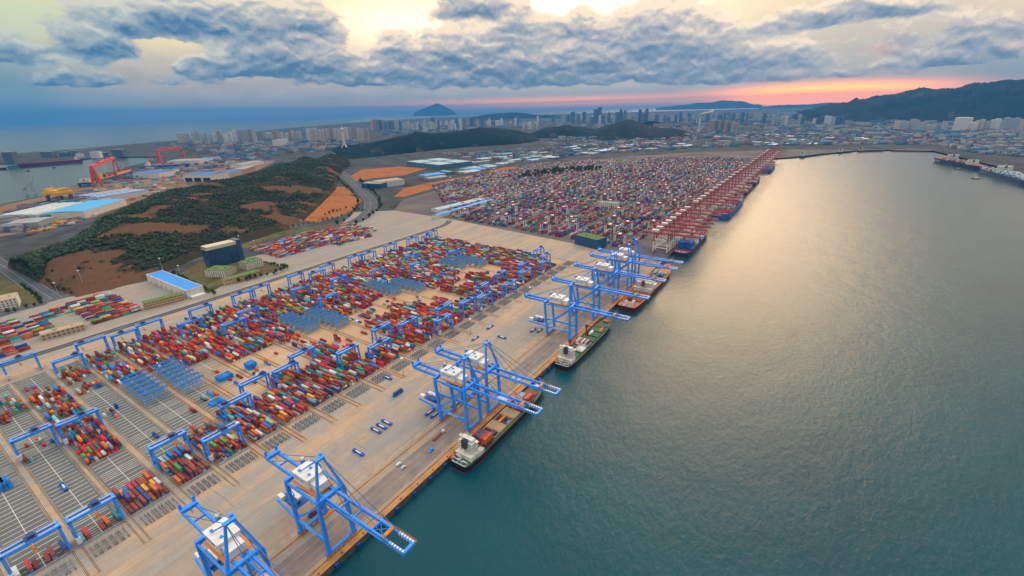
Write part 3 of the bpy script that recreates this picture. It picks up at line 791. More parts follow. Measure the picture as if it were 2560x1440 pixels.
for k, (i0, i1) in RACKS.items():
    yc = (strip_y(k) + strip_y(k + 1)) / 2
    for i in range(i0, i1 + 1):
        if (k >= 9) not in RP: o = RP[k >= 9] = rack_proto(k >= 9)
        else: o = copy_tree(RP[k >= 9])
        o.location = (-176.2 - 12.9 * i, yc, .08)
        tag(o, '%s steel reefer rack from the quay end, in the %s container block' % (nth(i - i0), nth(k + 2)), 'rack', 'reefer racks standing across the container blocks')
        if k >= 9 and i > i0:
            for r in range(2, 9):
                if CR.random() < .45: put(-182.6 - 12.9 * i, strip_y(k) + 4 + 2.8 * r, 0, 12.19, 0, CR.choice([7, 8]), ('yard', k, i, r))
TRK = None
for k in range(-3, 24):
    a, b = strip_y(k) + 5, strip_y(k + 1) - 5
    for j in range(5):
        if TRK is None:
            mb = MB()
            for sy in (-1.5, 1.5):
                for xx in (-6.5, -2.2, 2.2, 6.5):
                    mb.beam((xx, sy, 0), (xx + .5, sy, 2.3), .4); mb.beam((xx + 1, sy, 0), (xx + .5, sy, 2.3), .35)
                mb.beam((-6.6, sy, 2.3), (7.2, sy, 2.3), .45, .35)
                mb.box(-6.4, -3.6, sy - .5, sy + .5, 0, .25); mb.box(3.6, 6.4, sy - .5, sy + .5, 0, .25)
            TRK = o = mb.build('transfer_rack', mat('rack_dark_grey', (.17, .18, .20), .6, var=.25))
        else: o = TRK.copy(); COL.objects.link(o)
        o.location = (-160.5, a + (b - a) * (j + .5) / 5, .04)
        tag(o, '%s grey transfer rack at the quay end of the %s container block' % (nth(j), nth(k + 3)), 'transfer rack', 'grey transfer racks along the ends of the blocks')
FEN = {}
for k in range(-3, 24):
    w_ = strip_y(k + 1) - strip_y(k) - 6.2
    key = k % 2
    if key not in FEN:
        mb = MB()
        for z in (.9, 1.7, 2.5): mb.box(-.06, .06, -w_ / 2, w_ / 2, z - .07, z + .07)
        for y in np.linspace(-w_ / 2, w_ / 2, 12): mb.box(-.07, .07, y - .07, y + .07, 0, 2.6)
        mb.box(-.25, .25, -w_ / 2, w_ / 2, 0, .35)
        FEN[key] = o = mb.build('railing', GREY)
    else: o = FEN[key].copy(); COL.objects.link(o)
    o.location = (-173.4, (strip_y(k) + strip_y(k + 1)) / 2, .07)
    tag(o, 'grey safety railing closing the quay end of the %s container block' % nth(k + 3), 'railing', 'railings closing the blocks')

# ------------------------------------------------------------------ blue automated yard gantries
def yard_gantry(span, mirror=False):
    r = empty('yard_gantry_crane', (0, 0, 0))
    h = span / 2; Z = 21.5; wx = 5.2
    g = MB()
    for x in (-wx * .62, wx * .62): g.box(x - .75, x + .75, -h - 1.2, h + 1.2, Z, Z + 2.2)
    g.box(-wx * .62 - .75, wx * .62 + .75, -h - 1.2, -h + .9, Z + .1, Z + 2.1); g.box(-wx * .62 - .75, wx * .62 + .75, h - .9, h + 1.2, Z + .1, Z + 2.1)
    g.build('girder', BLUE, r)
    rl = MB()
    for x in (-4.1, -2.4, 2.4, 4.1): rl.box(x - .05, x + .05, -h, h, Z + 3.2, Z + 3.3)
    for x in (-2.35, 2.35): rl.box(x - .22, x + .22, -h, h, Z + 2.2, Z + 2.55)
    rl.build('trolley_rail', WHITE, r)
    for sy in (-1, 1):
        for sx in (-1, 1):
            l = MB(); l.beam((sx * wx, sy * h, 2.0), (sx * wx * .62, sy * h, Z), 1.25, 1.5, 0, 1.6, 2.0)
            l.build('leg', BLUE, r)
        s = MB(); s.box(-wx - 1.2, wx + 1.2, sy * h - .8, sy * h + .8, 1.2, 2.9); s.build('sill_beam', BLUE, r)
        s = MB(); s.beam((-wx * .8, sy * h, 10), (wx * .8, sy * h, 10), .9, 1.0); s.build('cross_beam', BLUE, r)
        for sx in (-1, 1):
            b = MB(); b.box(sx * wx - 2.2, sx * wx + 2.2, sy * h - .7, sy * h + .7, .15, 1.2)
            for q in (-1.4, 0, 1.4): b.tube((sx * wx + q, sy * h - .5, .5), (sx * wx + q, sy * h + .5, .5), .45, 8)
            b.build('bogie', ORNG, r)
    e = MB(); e.box(-wx - .9, -wx - .1 + 1.6, h - 1.6, h + 1.3, 3.0, 8.2); e.build('electrical_cabinet', WHITE, r)
    tr = MB(); tr.box(-3.2, 3.2, -4.2, 2.4, Z + 2.6, Z + 3.4); tr.box(-2.2, 2.2, -3.2, .6, Z + 3.4, Z + 5.4); tr.build('trolley', mat('trolley_navy', (.02, .06, .2), .5), r, (0, span * .12, 0))
    sp = MB(); sp.box(-6.0, 6.0, -.55, .55, 13.6, 14.1); sp.box(-1.4, 1.4, -1.0, 1.0, 14.1, 15.0)
    for x in (-1.2, 1.2):
        for y in (-.8, .8): sp.beam((x, y, 15), (x, y, Z + 2.7), .09)
    sp.build('spreader', ORNG, r, (0, span * .12 - 1, 0))
    return r
GP = {}
def place_gantry(k, x, end, flip=False):
    y0 = strip_y(k) + (2.75 if k % 2 == 0 else 1.95); y1 = strip_y(k + 1) - (1.95 if k % 2 == 0 else 2.75)
    key = round(y1 - y0, 1)
    if key not in GP: o = GP[key] = yard_gantry(y1 - y0)
    else: o = copy_tree(GP[key])
    o.location = (x, (y0 + y1) / 2, .1)
    if flip: o.rotation_euler.z = math.pi
    tr = CR.uniform(-.33, .33) * (y1 - y0)
    for c in o.children:
        if c.name.startswith(('trolley.', 'spreader')) or c.name == 'trolley': c.location.y = tr
    tag(o, 'blue rail gantry at the %s end of the %s container block' % (end, nth(k + 3)), 'yard crane', 'blue yard gantries over the container blocks')
seaX = {-3: -260, -2: -240, -1: -182, 0: -180, 1: -337, 2: -219, 3: -188, 4: -229, 5: -252, 6: -246, 7: -262, 8: -218, 9: -196, 10: -231, 11: -212, 12: -176, 13: -203, 14: -186, 15: -176, 16: -205, 17: -172, 18: -214, 19: -181, 20: -206, 21: -178, 22: -196, 23: -230}
landX = {-1: -520, 0: -344, 1: -560, 2: -506, 3: -541, 4: -530, 5: -538, 6: -489, 7: -532, 8: -455, 9: -536, 10: -538, 11: -470, 12: -539, 13: -520, 14: -537, 15: -430, 16: -538, 17: -532, 18: -440, 19: -539, 20: -380, 21: -536, 22: -522, 23: -536}
for k in sorted(seaX): place_gantry(k, seaX[k], 'quay', k % 3 == 0)
for k in sorted(landX): place_gantry(k, landX[k], 'inland', k % 2 == 0)
for k, x in {7: -430, 11: -395, 13: -455, 17: -390}.items(): place_gantry(k, x, 'inland middle')

# ------------------------------------------------------------------ blue ship-to-shore cranes
def quay_crane(y, name_label, detail=True):
    r = empty('quay_crane', (0, y, 0))
    XS, XL, W, ZB, ZA = -6.2, -41.0, 10.8, 48.0, 79.0
    for nm, X in (('sea', XS), ('land', XL)):
        for sy in (-1, 1):
            l = MB()
            if nm == 'sea': l.beam((X, sy * W, 5), (X - 1.0, sy * (W - .6), ZB + 2), 2.5, 2.8, 0, 2.3, 2.6)
            else: l.beam((X, sy * W, 5), (X - 4.5, sy * (W - .6), ZB + 2), 2.4, 2.6, 0, 2.2, 2.4)
            l.build('leg', BLUE, r)
        s = MB(); s.box(X - .9, X + .9, -W - 2.5, W + 2.5, 3.2, 5.2); s.build('sill_beam', BLUE, r)
        for sy in (-1, 1):
            b = MB()
            for q in (-6, -2, 2, 6): b.box(X - .8, X + .8, sy * 7.2 + q * .8 - 1.3, sy * 7.2 + q * .8 + 1.3, .2, 1.9)
            b.box(X - .6, X + .6, sy * 7.2 - 4.5, sy * 7.2 + 4.5, 1.9, 3.2)
            b.build('bogie', ORNG, r)
    for sy in (-1, 1):
        p = MB(); p.beam((XS - .3, sy * W, 15.5), (XL - 1.5, sy * W, 15.5), 1.5, 2.2); p.beam((XL - 1.0, sy * W, 15.5), (-73, sy * W * .78, 15.5), 1.2, 1.8)
        p.build('portal_beam', BLUE, r)
        d = MB(); d.beam((XL - 1.2, sy * (W - .2), 17), (XS - .8, sy * (W - .4), ZB - 1), 1.3); d.build('diagonal_brace', BLUE, r)
        t2 = MB(); t2.beam((XL - 4.4, sy * (W - .6), ZB + 1), (XS - 1, sy * (W - .6), ZB + 1), 1.3, 1.6); t2.build('top_tie', BLUE, r)
    for X in (XS - 1.0, XL - 4.5):
        c = MB(); c.box(X - 1.3, X + 1.3, -W, W, ZB + .4, ZB + 3.6); c.build('cross_beam', BLUE, r)
    lp = MB(); lp.box(-72, -50, -W * .6, W * .6, 16.2, 17.0); lp.box(-60, -52, -7, -1, 17, 20)
    lp.build('lashing_platform', mat('platform_blue', (.02, .1, .33), .6), r)
    lt = MB(); lt.box(-66, -53, -2, 1.6, 19.5, 22); lt.box(-72, -66, -8, -4.5, 17, 20.5); lt.build('lower_trolley', WHITE, r)
    # trolley girder over the quay and the boom over the ship, two box girders each
    for sy in (-1, 1):
        g = MB(); g.box(-81, -4.5, sy * 4.2 - .75, sy * 4.2 + .75, ZB, ZB + 2.6); g.build('girder', BLUE, r)
        b = MB(); b.box(-4.4, 56, sy * 4.2 - .7, sy * 4.2 + .7, ZB, ZB + 2.5)
        b.build('boom', BLUE, r)
        tp = MB()
        for i in range(12):
            x0 = 56 + i * 1.15
            tp.box(x0, x0 + 1.15, sy * 4.2 - .72, sy * 4.2 + .72, ZB, ZB + 2.5, 1 if i % 2 else 0)
        tp.build('boom_tip', [BLUE, WHITE], r)
        wk = MB(); wk.box(-2, 71, sy * 5.6 - .45, sy * 5.6 + .45, ZB + 1.1, ZB + 1.3); wk.box(52, 71, sy * 6.05 - .05, sy * 6.05 + .05, ZB + 1.3, ZB + 2.4); wk.build('walkway', ORNG if sy > 0 else BLUE2, r)
    for X in (-80, -66, -30, 8, 22): x = MB(); x.box(X - .4, X + .4, -4.2, 4.2, ZB + .5, ZB + 1.7); x.build('cross_tie', BLUE, r)
    x = MB(); x.box(69, 71.2, -5, 5, ZB, ZB + 2.4); x.build('tip_beam', BLUE2, r)
    x = MB(); x.box(50.5, 53, -4.6, 4.6, ZB + 2.5, ZB + 3.4); x.build('tip_platform', ORNG, r)
    x = MB(); x.box(39.6, 40.4, -4.2, 4.2, ZB + .5, ZB + 1.7)
    for X0, X1 in ((40, 50), (50, 40)): x.beam((X0, -4, ZB + 1.2), (X1, 4, ZB + 1.2), .35)
    x.build('cross_brace', BLUE, r)
    rear = MB(); rear.box(-82, -78, -5.2, 5.2, ZB + 2.6, ZB + 4.2); rear.box(-82, -81, 3.4, 5.2, ZB + 2.6, ZB + 8); rear.box(-82, -81, -5.2, -3.4, ZB + 2.6, ZB + 8); rear.build('rear_platform', BLUE, r)
    for nm_, x0, yy, zz in (('boom', 18, -4.96, ZB + .7), ('portal', -66, -W * .84 - .0, 15.0)):
        le = MB()
        for i in range(6): xx = x0 + i * 2.0; le.box(xx, xx + .5, yy - .06, yy, zz, zz + 1.3); le.box(xx + .5, xx + 1.3, yy - .06, yy, zz + (.0, .5, .9)[i % 3], zz + (.35, .85, 1.3)[i % 3])
        if nm_ == 'portal': le = MB(); [le.box(-30 + i * 2.2, -28.6 + i * 2.2, -W - .83, -W - .77, 14.9, 16.3) for i in range(6)]
        le.build('lettering', WHITE, r)
    for sy in (-1, 1):
        hr = MB()
        for z_ in (1.1, .6): hr.box(-78, 54, sy * 5.0 - .04, sy * 5.0 + .04, ZB + 2.6 + z_, ZB + 2.68 + z_)
        for i in range(34): hr.box(-78 + i * 4, -77.9 + i * 4, sy * 5.0 - .05, sy * 5.0 + .05, ZB + 2.5, ZB + 3.7)
        hr.build('handrail', BLUE2, r)
    # A-frame and stays
    for sy in (-1, 1):
        a = MB(); a.beam((XS - 1, sy * (W - .6), ZB + 2), (XS - 5.5, sy * 2.4, ZA), 1.9, 2.0, 0, 1.3, 1.4); a.build('mast', BLUE, r)
        k2 = MB(); k2.beam((XS - 6, sy * 2.2, ZA - .5), (XL - 4.5, sy * 4.2, ZB + 3), .8); k2.build('back_stay', BLUE, r)
        st = MB()
        for X in (20, 58): st.beam((XS - 5, sy * 2.2, ZA), (X, sy * 4.2, ZB + 2.5), .42)
        st.beam((XS - 6, sy * 2.0, ZA), (-74, sy * 4.2, ZB + 2.6), .34)
        st.build('stay', ROPE, r)
    ap = MB(); ap.box(XS - 7, XS - 4, -3.4, 3.4, ZA - .6, ZA + .9); ap.box(XS - 9, XS - 7, 1.5, 3.6, ZA + .9, ZA + 2.2)
    ap.build('apex', BLUE, r)
    dome = MB(); dome.box(XL - 4, XL - 1.5, 2.6, 5.2, ZB + 3, ZB + 12); dome.build('radar_post', BLUE, r); dome = MB(); dome.ball((XL - 2.7, 3.9, ZB + 13.4), 1.5); dome.build('radar_dome', WHITE, r)
    h = MB(); h.box(-40, -22, -6.6, 6.6, ZB + 3.4, ZB + 11.2); h.box(-40.4, -21.6, -7, 7, ZB + 11.2, ZB + 11.7); h.box(-22, -14, -5, 5, ZB + 3.4, ZB + 8.6)
    hh = h.build('machinery_house', WHITE, r)
    for i in range(4):
        u = MB(); x0 = -38 + i * 3.2; u.box(x0, x0 + .6, -6.72, -6.6, ZB + 6.6, ZB + 9.6); u.box(x0 + .6, x0 + 2.0, -6.72, -6.6, ZB + (9.0, 7.8, 6.6, 9.0)[i], ZB + (9.6, 8.4, 7.2, 9.6)[i])
        if i % 2 == 0: u.box(x0 + 1.4, x0 + 2.0, -6.72, -6.6, ZB + 6.9, ZB + 9.2)
        u.build('letter', BLUE2, hh)
    for (a_, b_) in ((-36, -3.5), (-31, 2.5), (-26, -2.2)): u = MB(); u.box(a_ - .9, a_ + .9, b_ - .8, b_ + .8, ZB + 11.7, ZB + 12.5, 0); u.build('roof_vent', BLUE2, hh)
    dk = MB(); dk.box(-41.5, -13, -8.2, 8.2, ZB + 2.9, ZB + 3.35)
    dk.build('deck', ORNG, r)
    cb = MB(); cb.box(10, 13.5, -2.0, 2.0, ZB - 4.2, ZB - 1.4); cb.box(6, 16, -3.6, 3.6, ZB - 1.4, ZB - .2); cb.build('operator_cab', [WHITE], r)
    sp = MB(); sp.box(9, 11.4, -6.1, 6.1, 25, 25.8)
    for xx in (9.3, 11.1):
        for yy in (-2.2, 2.2): sp.beam((xx, yy, 25.8), (xx, yy, ZB - 1), .12)
    sp.build('spreader', ORNG, r)
    stx = MB()
    for i in range(8): stx.beam((XL + 2 + 2.2 * (i % 2), -W + .3, 5 + i * 5.2), (XL + 4.2 - 2.2 * (i % 2) - 2, -W + .3, 10 + i * 5.2), .5, .25)
    stx.build('stair', BLUE2, r)
    return tag(r, name_label, 'quay crane', 'blue quay cranes along the near berth')
QC = quay_crane(70.0, 'blue quay crane nearest to the camera, cut by the bottom edge')
for y, lab in [(130.0, 'blue quay crane with lowered boom standing alone, no ship beneath it'), (289.0, 'blue quay crane over the stern half of the nearest feeder ship'),
               (324.0, 'blue quay crane over the bow half of the nearest feeder ship'), (511.0, 'blue quay crane beside the green-decked ship with red deck cranes'),
               (590.0, 'blue quay crane over the gap between green-decked ship and orange-decked ship'), (668.0, 'blue quay crane in front of the white bridge of the orange-decked ship'),
               (732.0, 'blue quay crane beside the bow half of the orange-decked ship'), (768.0, 'last blue quay crane, next to the red and white cranes')]:
    o = copy_tree(QC); o.location.y = y; tag(o, lab)
    dx = CR.uniform(-6, 36) if y > 200 else -27
    for c in o.children:
        if c.name.startswith(('operator_cab', 'spreader')): c.location.x += dx

# ------------------------------------------------------------------ red and white quay cranes of the older terminal
def red_crane():
    r = empty('quay_crane', (0, 0, 0))
    XS, XL, W, ZB, ZA = -6, -36, 9.5, 42, 66
    for X in (XS, XL):
        for sy in (-1, 1):
            l = MB(); l.beam((X, sy * W, 2), (X, sy * W, 26), 1.8, 2.0, 1); l.beam((X, sy * W, 26), (X - .5, sy * W, ZB), 1.7, 1.9, 0); l.build('leg', [REDW, WHITE], r)
    t_ = MB()
    for X in (XS, XL): t_.box(X - .8, X + .8, -W - 3, W + 3, 1.2, 3.2, 0); t_.box(X - .9, X + .9, -W, W, ZB, ZB + 2)
    for sy in (-1, 1):
        t_.beam((XS, sy * W, 13), (XL, sy * W, 13), 1.4, 1.8, 1); t_.beam((XL, sy * W, 14), (XS, sy * W, 30), 1.0, 1.0, 1); t_.beam((XS, sy * W, 31), (XL, sy * W, 31), 1.2, 1.4, 1); t_.beam((XS, sy * W, 31), (XL, sy * W, ZB), .9)
    t_.build('portal_frame', [REDW, WHITE], r)
    g = MB()
    for sy in (-1, 1): g.box(-62, 56, sy * 3.4 - .8, sy * 3.4 + .8, ZB, ZB + 2.4)
    for X in (-60, -40, -20, 5, 25, 45, 55): g.box(X - .5, X + .5, -3.4, 3.4, ZB + .4, ZB + 1.6)
    g.build('boom', REDW, r)
    a = MB()
    for sy in (-1, 1):
        a.beam((XS, sy * W, ZB + 2), (XS - 4, sy * 2, ZA), 1.2); a.beam((XS - 4, sy * 2, ZA), (XL, sy * 3.4, ZB + 2), .8)
        a.beam((XS - 4, sy * 2, ZA), (50, sy * 3.4, ZB + 2.4), .4); a.beam((XS - 4, sy * 2, ZA), (22, sy * 3.4, ZB + 2.4), .4)
    a.build('mast', REDW, r)
    h = MB(); h.box(-44, -28, -5, 5, ZB + 2.6, ZB + 7.6); h.build('machinery_house', mat('house_grey_white', (.50, .48, .46), .6, var=.2), r)
    c = MB(); c.box(6, 22, -4.2, 4.2, ZB - 3.2, ZB - .4); c.build('operator_cab', WHITE, r)
    return r
ys = [968, 1000, 1036, 1068, 1105, 1150, 1196, 1240, 1330, 1372, 1420, 1470, 1530, 1590, 1650, 1715, 1780, 1850, 1920, 2000, 2080, 2170, 2260, 2350, 2440, 2540, 2640, 2740, 2840, 2950, 3040]
RC = None
for i, y in enumerate(ys):
    if RC is None: o = RC = red_crane()
    else: o = copy_tree(RC)
    o.location = (0, y, 0)
    tag(o, '%s red and white quay crane past the last blue one along the quay' % nth(i), 'quay crane', 'red and white cranes along the far quay')

# ------------------------------------------------------------------ red and white tyred gantries in the older terminal
def tyred_gantry():
    r = empty('tyred_gantry', (0, 0, 0)); r.scale = (1, 1.25, 1.0)
    g = MB()
    for y in (-3.5, 3.5): g.box(-12.4, 12.4, y - .7, y + .7, 19.5, 21.3)
    g.build('girder', REDW, r)
    for sx in (-1, 1):
        l = MB()
        for y in (-3.8, 3.8): l.beam((sx * 12, y, 1.5), (sx * 12, y * .92, 19.5), 1.3, 1.4)
        l.box(sx * 12 - .7, sx * 12 + .7, -6, 6, .8, 2.2)
        l.build('leg_frame', WHITE, r)
    c = MB(); c.box(-3, 3, -3.6, 3.6, 21.3, 23.4); c.build('trolley', WHITE, r)
    return r
TG = None; n = 0
TR = random.Random(5)
for j, (x, y0, y1) in enumerate(OLDX):
    m_ = 6 if j < 22 else 3
    for q in range(m_):
        if x < -640 and TR.random() < .35: continue
        y = y0 + (y1 - y0) * (q + TR.uniform(.08, .92)) / m_
        if y > 2600: continue
        if TG is None: o = TG = tyred_gantry()
        else: o = copy_tree(TG)
        o.location = (x - 6.9, y, .05)
        tag(o, '%s white-legged gantry with red beam over the %s container row from the quay' % (nth(q), nth(j)), 'yard crane', 'red and white gantries over the older container rows')
# ------------------------------------------------------------------ ships
LIFE = mat('lifeboat_orange', (0.80, 0.10, 0.04), 0.5, var=.1)
CREAM = mat('ship_white', (0.70, 0.68, 0.60), 0.5, var=.12, scale=.25, dirt=(.45, .36, .25), dirt_amt=.4)
HATCH = mat('hatch_tan', (0.36, 0.24, 0.13), 0.75, var=.25, scale=.15)
HOLD = mat('hold_shade_brown', (0.07, 0.035, 0.018), 0.9, var=.4, scale=.3)
HGREEN = mat('deck_green', (0.055, 0.13, 0.075), .7, var=.25, scale=.15, dirt=(.16, .12, .07), dirt_amt=.4)
HORNG = mat('deck_orange', (0.48, 0.12, 0.03), .7, var=.3, scale=.15, dirt=(.25, .2, .15), dirt_amt=.6)
HRED = mat('deck_red', (0.26, 0.05, 0.04), .7, var=.25, scale=.15)
RUST = mat('boot_red', (0.28, 0.03, 0.02), .7, var=.25)
def hullmat(n, c): return mat(n, c, .5, var=.15, scale=.1, dirt=tuple(k * .6 + .02 for k in c), dirt_amt=.5)
def ship(name, loc, heading, L, B, F, hull, trim, deck, label, cat='ship', group='ships in the harbour'):
    """Local axes: y runs forward from the stern, x to starboard, z = 0 at the water."""
    r = empty(name, loc, heading, label, cat, group)
    st = [(0, .80, .55, .6), (.04, .93, .8, .3), (.12, 1, 1, 0), (.3, 1, 1, 0), (.5, 1, 1, 0), (.7, 1, .98, 0), (.82, .90, .74, .4), (.90, .68, .42, 1.2), (.96, .38, .14, 2.2), (1.0, .06, .0, 3.0)]
    h = MB(); vs = []
    lv = [-2.5, .9, F * .55, F - .55, F]
    for s, a, b, rise in st:
        for q, z in enumerate(lv):
            f = q / (len(lv) - 1); w_ = (b + (a - b) * min(1, f * 1.25)) * B / 2
            yy = s * L - (0 if s < .9 else (1 - f) * (s - .9) * L * .55)
            zz = z + rise * f
            vs += [(-w_, yy, zz), (w_, yy, zz)]
    n = len(lv); fs = []; ms = []
    for i in range(len(st) - 1):
        for q in range(n - 1):
            a = (i * n + q) * 2; b = ((i + 1) * n + q) * 2
            m = 1 if q == 0 else (2 if q == n - 2 else 0)
            fs += [(a, a + 2, b + 2, b), (a + 1, b + 1, b + 3, a + 3)]; ms += [m, m]
    for q in range(n - 1):
        a = q * 2; fs.append((a, a + 1, a + 3, a + 2)); ms.append(1 if q == 0 else 0)
        a = ((len(st) - 1) * n + q) * 2; fs.append((a, a + 2, a + 3, a + 1)); ms.append(0)
    h.v = [tuple(v) for v in vs]; h.f = fs; h.m = ms
    h.build('hull', [hull, RUST, trim], r)
    d = MB(); top = []
    for s, a, b, rise in st: top.append((a * B / 2 - .25, s * L - (.3 if s > .9 else 0), F - .9 + rise))
    vs = [(-x, y, z) for x, y, z in top] + [(x, y, z) for x, y, z in top]; k = len(top)
    d.add(vs, [(i, k + i, k + i + 1, i + 1) for i in range(k - 1)])
    d.build('deck', deck, r)
    return r
def house(r, y0, y1, B, z, levels, funnel=DARK, wings=True, wall=CREAM):
    s = MB(); hgt = 2.8
    for l in range(levels):
        ins = .0 if l < 2 else (.9 if l < levels - 1 else 1.4); yy0 = y0 + (0 if l < 2 else .35 * (y1 - y0))
        s.box(-B / 2 + ins + .6, B / 2 - ins - .6, yy0, y1 - .25 * l * .5, z + hgt * l, z + hgt * (l + 1))
        s.box(-B / 2 + ins + .1, B / 2 - ins - .1, yy0 - .8, y1 - .25 * l * .5 + .4, z + hgt * (l + 1) - .14, z + hgt * (l + 1) + .06)
    zt = z + hgt * levels
    s.box(-B / 2 + 3, B / 2 - 3, y1 - 6.5, y1 - 1.5, zt, zt + 2.7)
    sp = s.build('superstructure', wall, r)
    w = MB()
    for l in range(1, levels):
        n_ = max(3, int(B / 2.6))
        for i in range(n_):
            x = -B / 2 + 2 + (B - 4) * i / (n_ - 1)
            w.box(x - .45, x + .45, y1 - .125 * l - .02, y1 - .125 * l + .06, z + hgt * l + 1.1, z + hgt * l + 2.0)
            yb = y0 + (0 if l < 2 else .35 * (y1 - y0))
            w.box(x - .4, x + .4, yb - .06, yb + .02, z + hgt * l + 1.1, z + hgt * l + 2.0)
    w.build('window', GLASS, sp)
    if wings:
        b = MB(); b.box(-B / 2 - 1.2, B / 2 + 1.2, y1 - 4.6, y1 - 1.6, zt - .2, zt + .1); b.box(-B / 2 - 1.2, -B / 2 + 1.4, y1 - 4.6, y1 - 1.6, zt, zt + 1.3); b.box(B / 2 - 1.4, B / 2 + 1.2, y1 - 4.6, y1 - 1.6, zt, zt + 1.3)
        b.build('bridge_wing', wall, sp)
        g = MB(); g.box(-B / 2 + 2.9, B / 2 - 2.9, y1 - 1.52, y1 - 1.4, zt + 1.1, zt + 2.2); g.build('bridge_window', GLASS, sp)
    f = MB(); f.box(-2.4, 2.4, y0 + .6, y0 + 5, zt - 5, zt + 3.4); f.box(-1.2, 1.2, y0 + 1.4, y0 + 4, zt + 3.4, zt + 4.6)
    f.build('funnel', funnel, r)
    m = MB(); m.tube((0, y1 - 4, zt + 2.7), (0, y1 - 4, zt + 10), .35, 6, 0, .15); m.box(-2.2, 2.2, y1 - 4.15, y1 - 3.85, zt + 6.6, zt + 6.9); m.box(-1.3, 1.3, y1 - 4.2, y1 - 3.8, zt + 8, zt + 8.3); m.build('mast', WHITE, r)
    st = MB()
    for l in range(levels - 1): st.beam((-.9, y0 - .9 + (.35 * (y1 - y0) if l > 1 else 0), z + hgt * l), (.9, y0 - .9 + (.35 * (y1 - y0) if l > 1 else 0), z + hgt * (l + 1)), .7, .2)
    st.build('stair', HGREEN, sp)
def hatch(r, B, y0, y1, z, m=HATCH, h=1.6, name='hatch_cover'):
    o = MB(); o.box(-B / 2, B / 2, y0, y1, z, z + h)
    for i in range(5): x = -B / 2 + B * (i + .5) / 5; o.box(x - .12, x + .12, y0 + .3, y1 - .3, z + h, z + h + .12)
    o.build(name, m, r)
def open_hold(r, B, y0, y1, z, h=2.2):
    o = MB()
    o.box(-B / 2, -B / 2 + .7, y0, y1, z, z + h); o.box(B / 2 - .7, B / 2, y0, y1, z, z + h); o.box(-B / 2 + .7, B / 2 - .7, y0, y0 + .6, z, z + h); o.box(-B / 2 + .7, B / 2 - .7, y1 - .6, y1, z, z + h)
    for i in range(7): x = -B / 2 + 1.4 + (B - 2.8) * i / 6; o.box(x - .15, x + .15, y1 - .9, y1 - .6, z, z + h - .1, 1)
    o.box(-B / 2 + .7, B / 2 - .7, y0 + .6, y1 - .6, z - .6, z + .05, 1)  # dark floor at deck level, its colour stands in for the shade of a deep hold
    o.build('cargo_hold', [HATCH, HOLD], r)
def lifeboat(r, x, y, z, s=1.0):
    l = MB(); l.tube((x, y - 3 * s, z), (x, y + 3 * s, z), 1.15 * s, 8, 0, 1.15 * s); l.tube((x, y + 3 * s, z), (x, y + 4 * s, z + .2), 1.15 * s, 8, 0, .3); l.tube((x, y - 3 * s, z), (x, y - 4 * s, z + .2), 1.15 * s, 8, 0, .3); l.box(x - .7, x + .7, y - 1.5, y + 1, z + .9, z + 1.7); l.build('lifeboat', LIFE, r)
def stern_gear(r, B, z):
    g = MB()
    for x in (-B * .3, -B * .1, B * .1, B * .3):
        g.tube((x - .6, 2.2, z), (x - .6, 2.2, z + 1.0), .35, 6); g.tube((x + .6, 2.2, z), (x + .6, 2.2, z + 1.0), .35, 6)
    for a, b in (((-B * .32, 1, 1.2), (B * .32, 1, 1.2)), ((-B * .36, 4.5, 3.0), (-B * .05, 3.2, 3.0)), ((B * .05, 3.2, 3.0), (B * .36, 4.5, 3.0)), ((-B * .3, 7.5, 3.0), (0, 6.2, 3.0))):
        g.beam((a[0], a[1], z + a[2]), (b[0], b[1], z + b[2]), .5, .35)
    for x in (-B * .35, -B * .06, B * .06, B * .35): g.beam((x, 3.8, z), (x, 3.8, z + 3.0), .4)
    g.tube((-B * .2, 6, z + .8), (-B * .05, 6, z + .8), .8, 8); g.tube((B * .05, 6, z + .8), (B * .2, 6, z + .8), .8, 8)
    g.build('mooring_gear', WHITE, r)
def ship_boxes(x0, y0, z0, n, tiers, bays, where, cols=None, drop=.15, rot=0.0, ax=1):
    """Containers standing on a ship at the quay: n across, in bays along the ship."""
    for b in range(bays):
        for i in range(n):
            nt = tiers - (1 if CR.random() < drop else 0) - (1 if CR.random() < drop * .4 else 0)
            for q in range(nt):
                c = CR.choice(cols) if cols else pick()
                CONT.append(dict(x=x0 + 2.55 * (i - (n - 1) / 2), y=y0 + 12.9 * b, z=z0 + 2.6 * q, L=12.19, ax=ax, col=c, info=(where, 0, b, i), tier=q))
WZ = -6.0
navy = hullmat('hull_black', (.012, .015, .022)); trimr = mat('trim_orange', (.55, .10, .04), .5)
s1 = ship('feeder_ship', (13.3, 239, WZ), 0, 158, 23, 7.2, navy, mat('trim_maroon', (.20, .035, .03), .5), HGREEN, 'black feeder ship with white stern bridge, tan hatch covers and open brown holds', 'container ship')
stern_gear(s1, 23, 6.4); house(s1, 9, 21, 19, 6.3, 6); lifeboat(s1, -9.2, 5.5, 8.4)
tk = MB(); tk.box(5.5, 10.3, 17, 27, 6.3, 10.8); tk.build('deck_house', CREAM, s1)
open_hold(s1, 17.5, 29.5, 43, 6.3); open_hold(s1, 17.5, 46, 54.5, 6.3, 3); hatch(s1, 18, 54.8, 66.5, 6.3, h=3.2); open_hold(s1, 17.5, 67, 79, 6.3, 3); hatch(s1, 18, 79.4, 92, 6.3, h=3.2); hatch(s1, 18, 94, 106, 6.3, HRED); hatch(s1, 17, 108, 121, 6.3, HRED); hatch(s1, 12, 123, 134, 6.5, HRED)
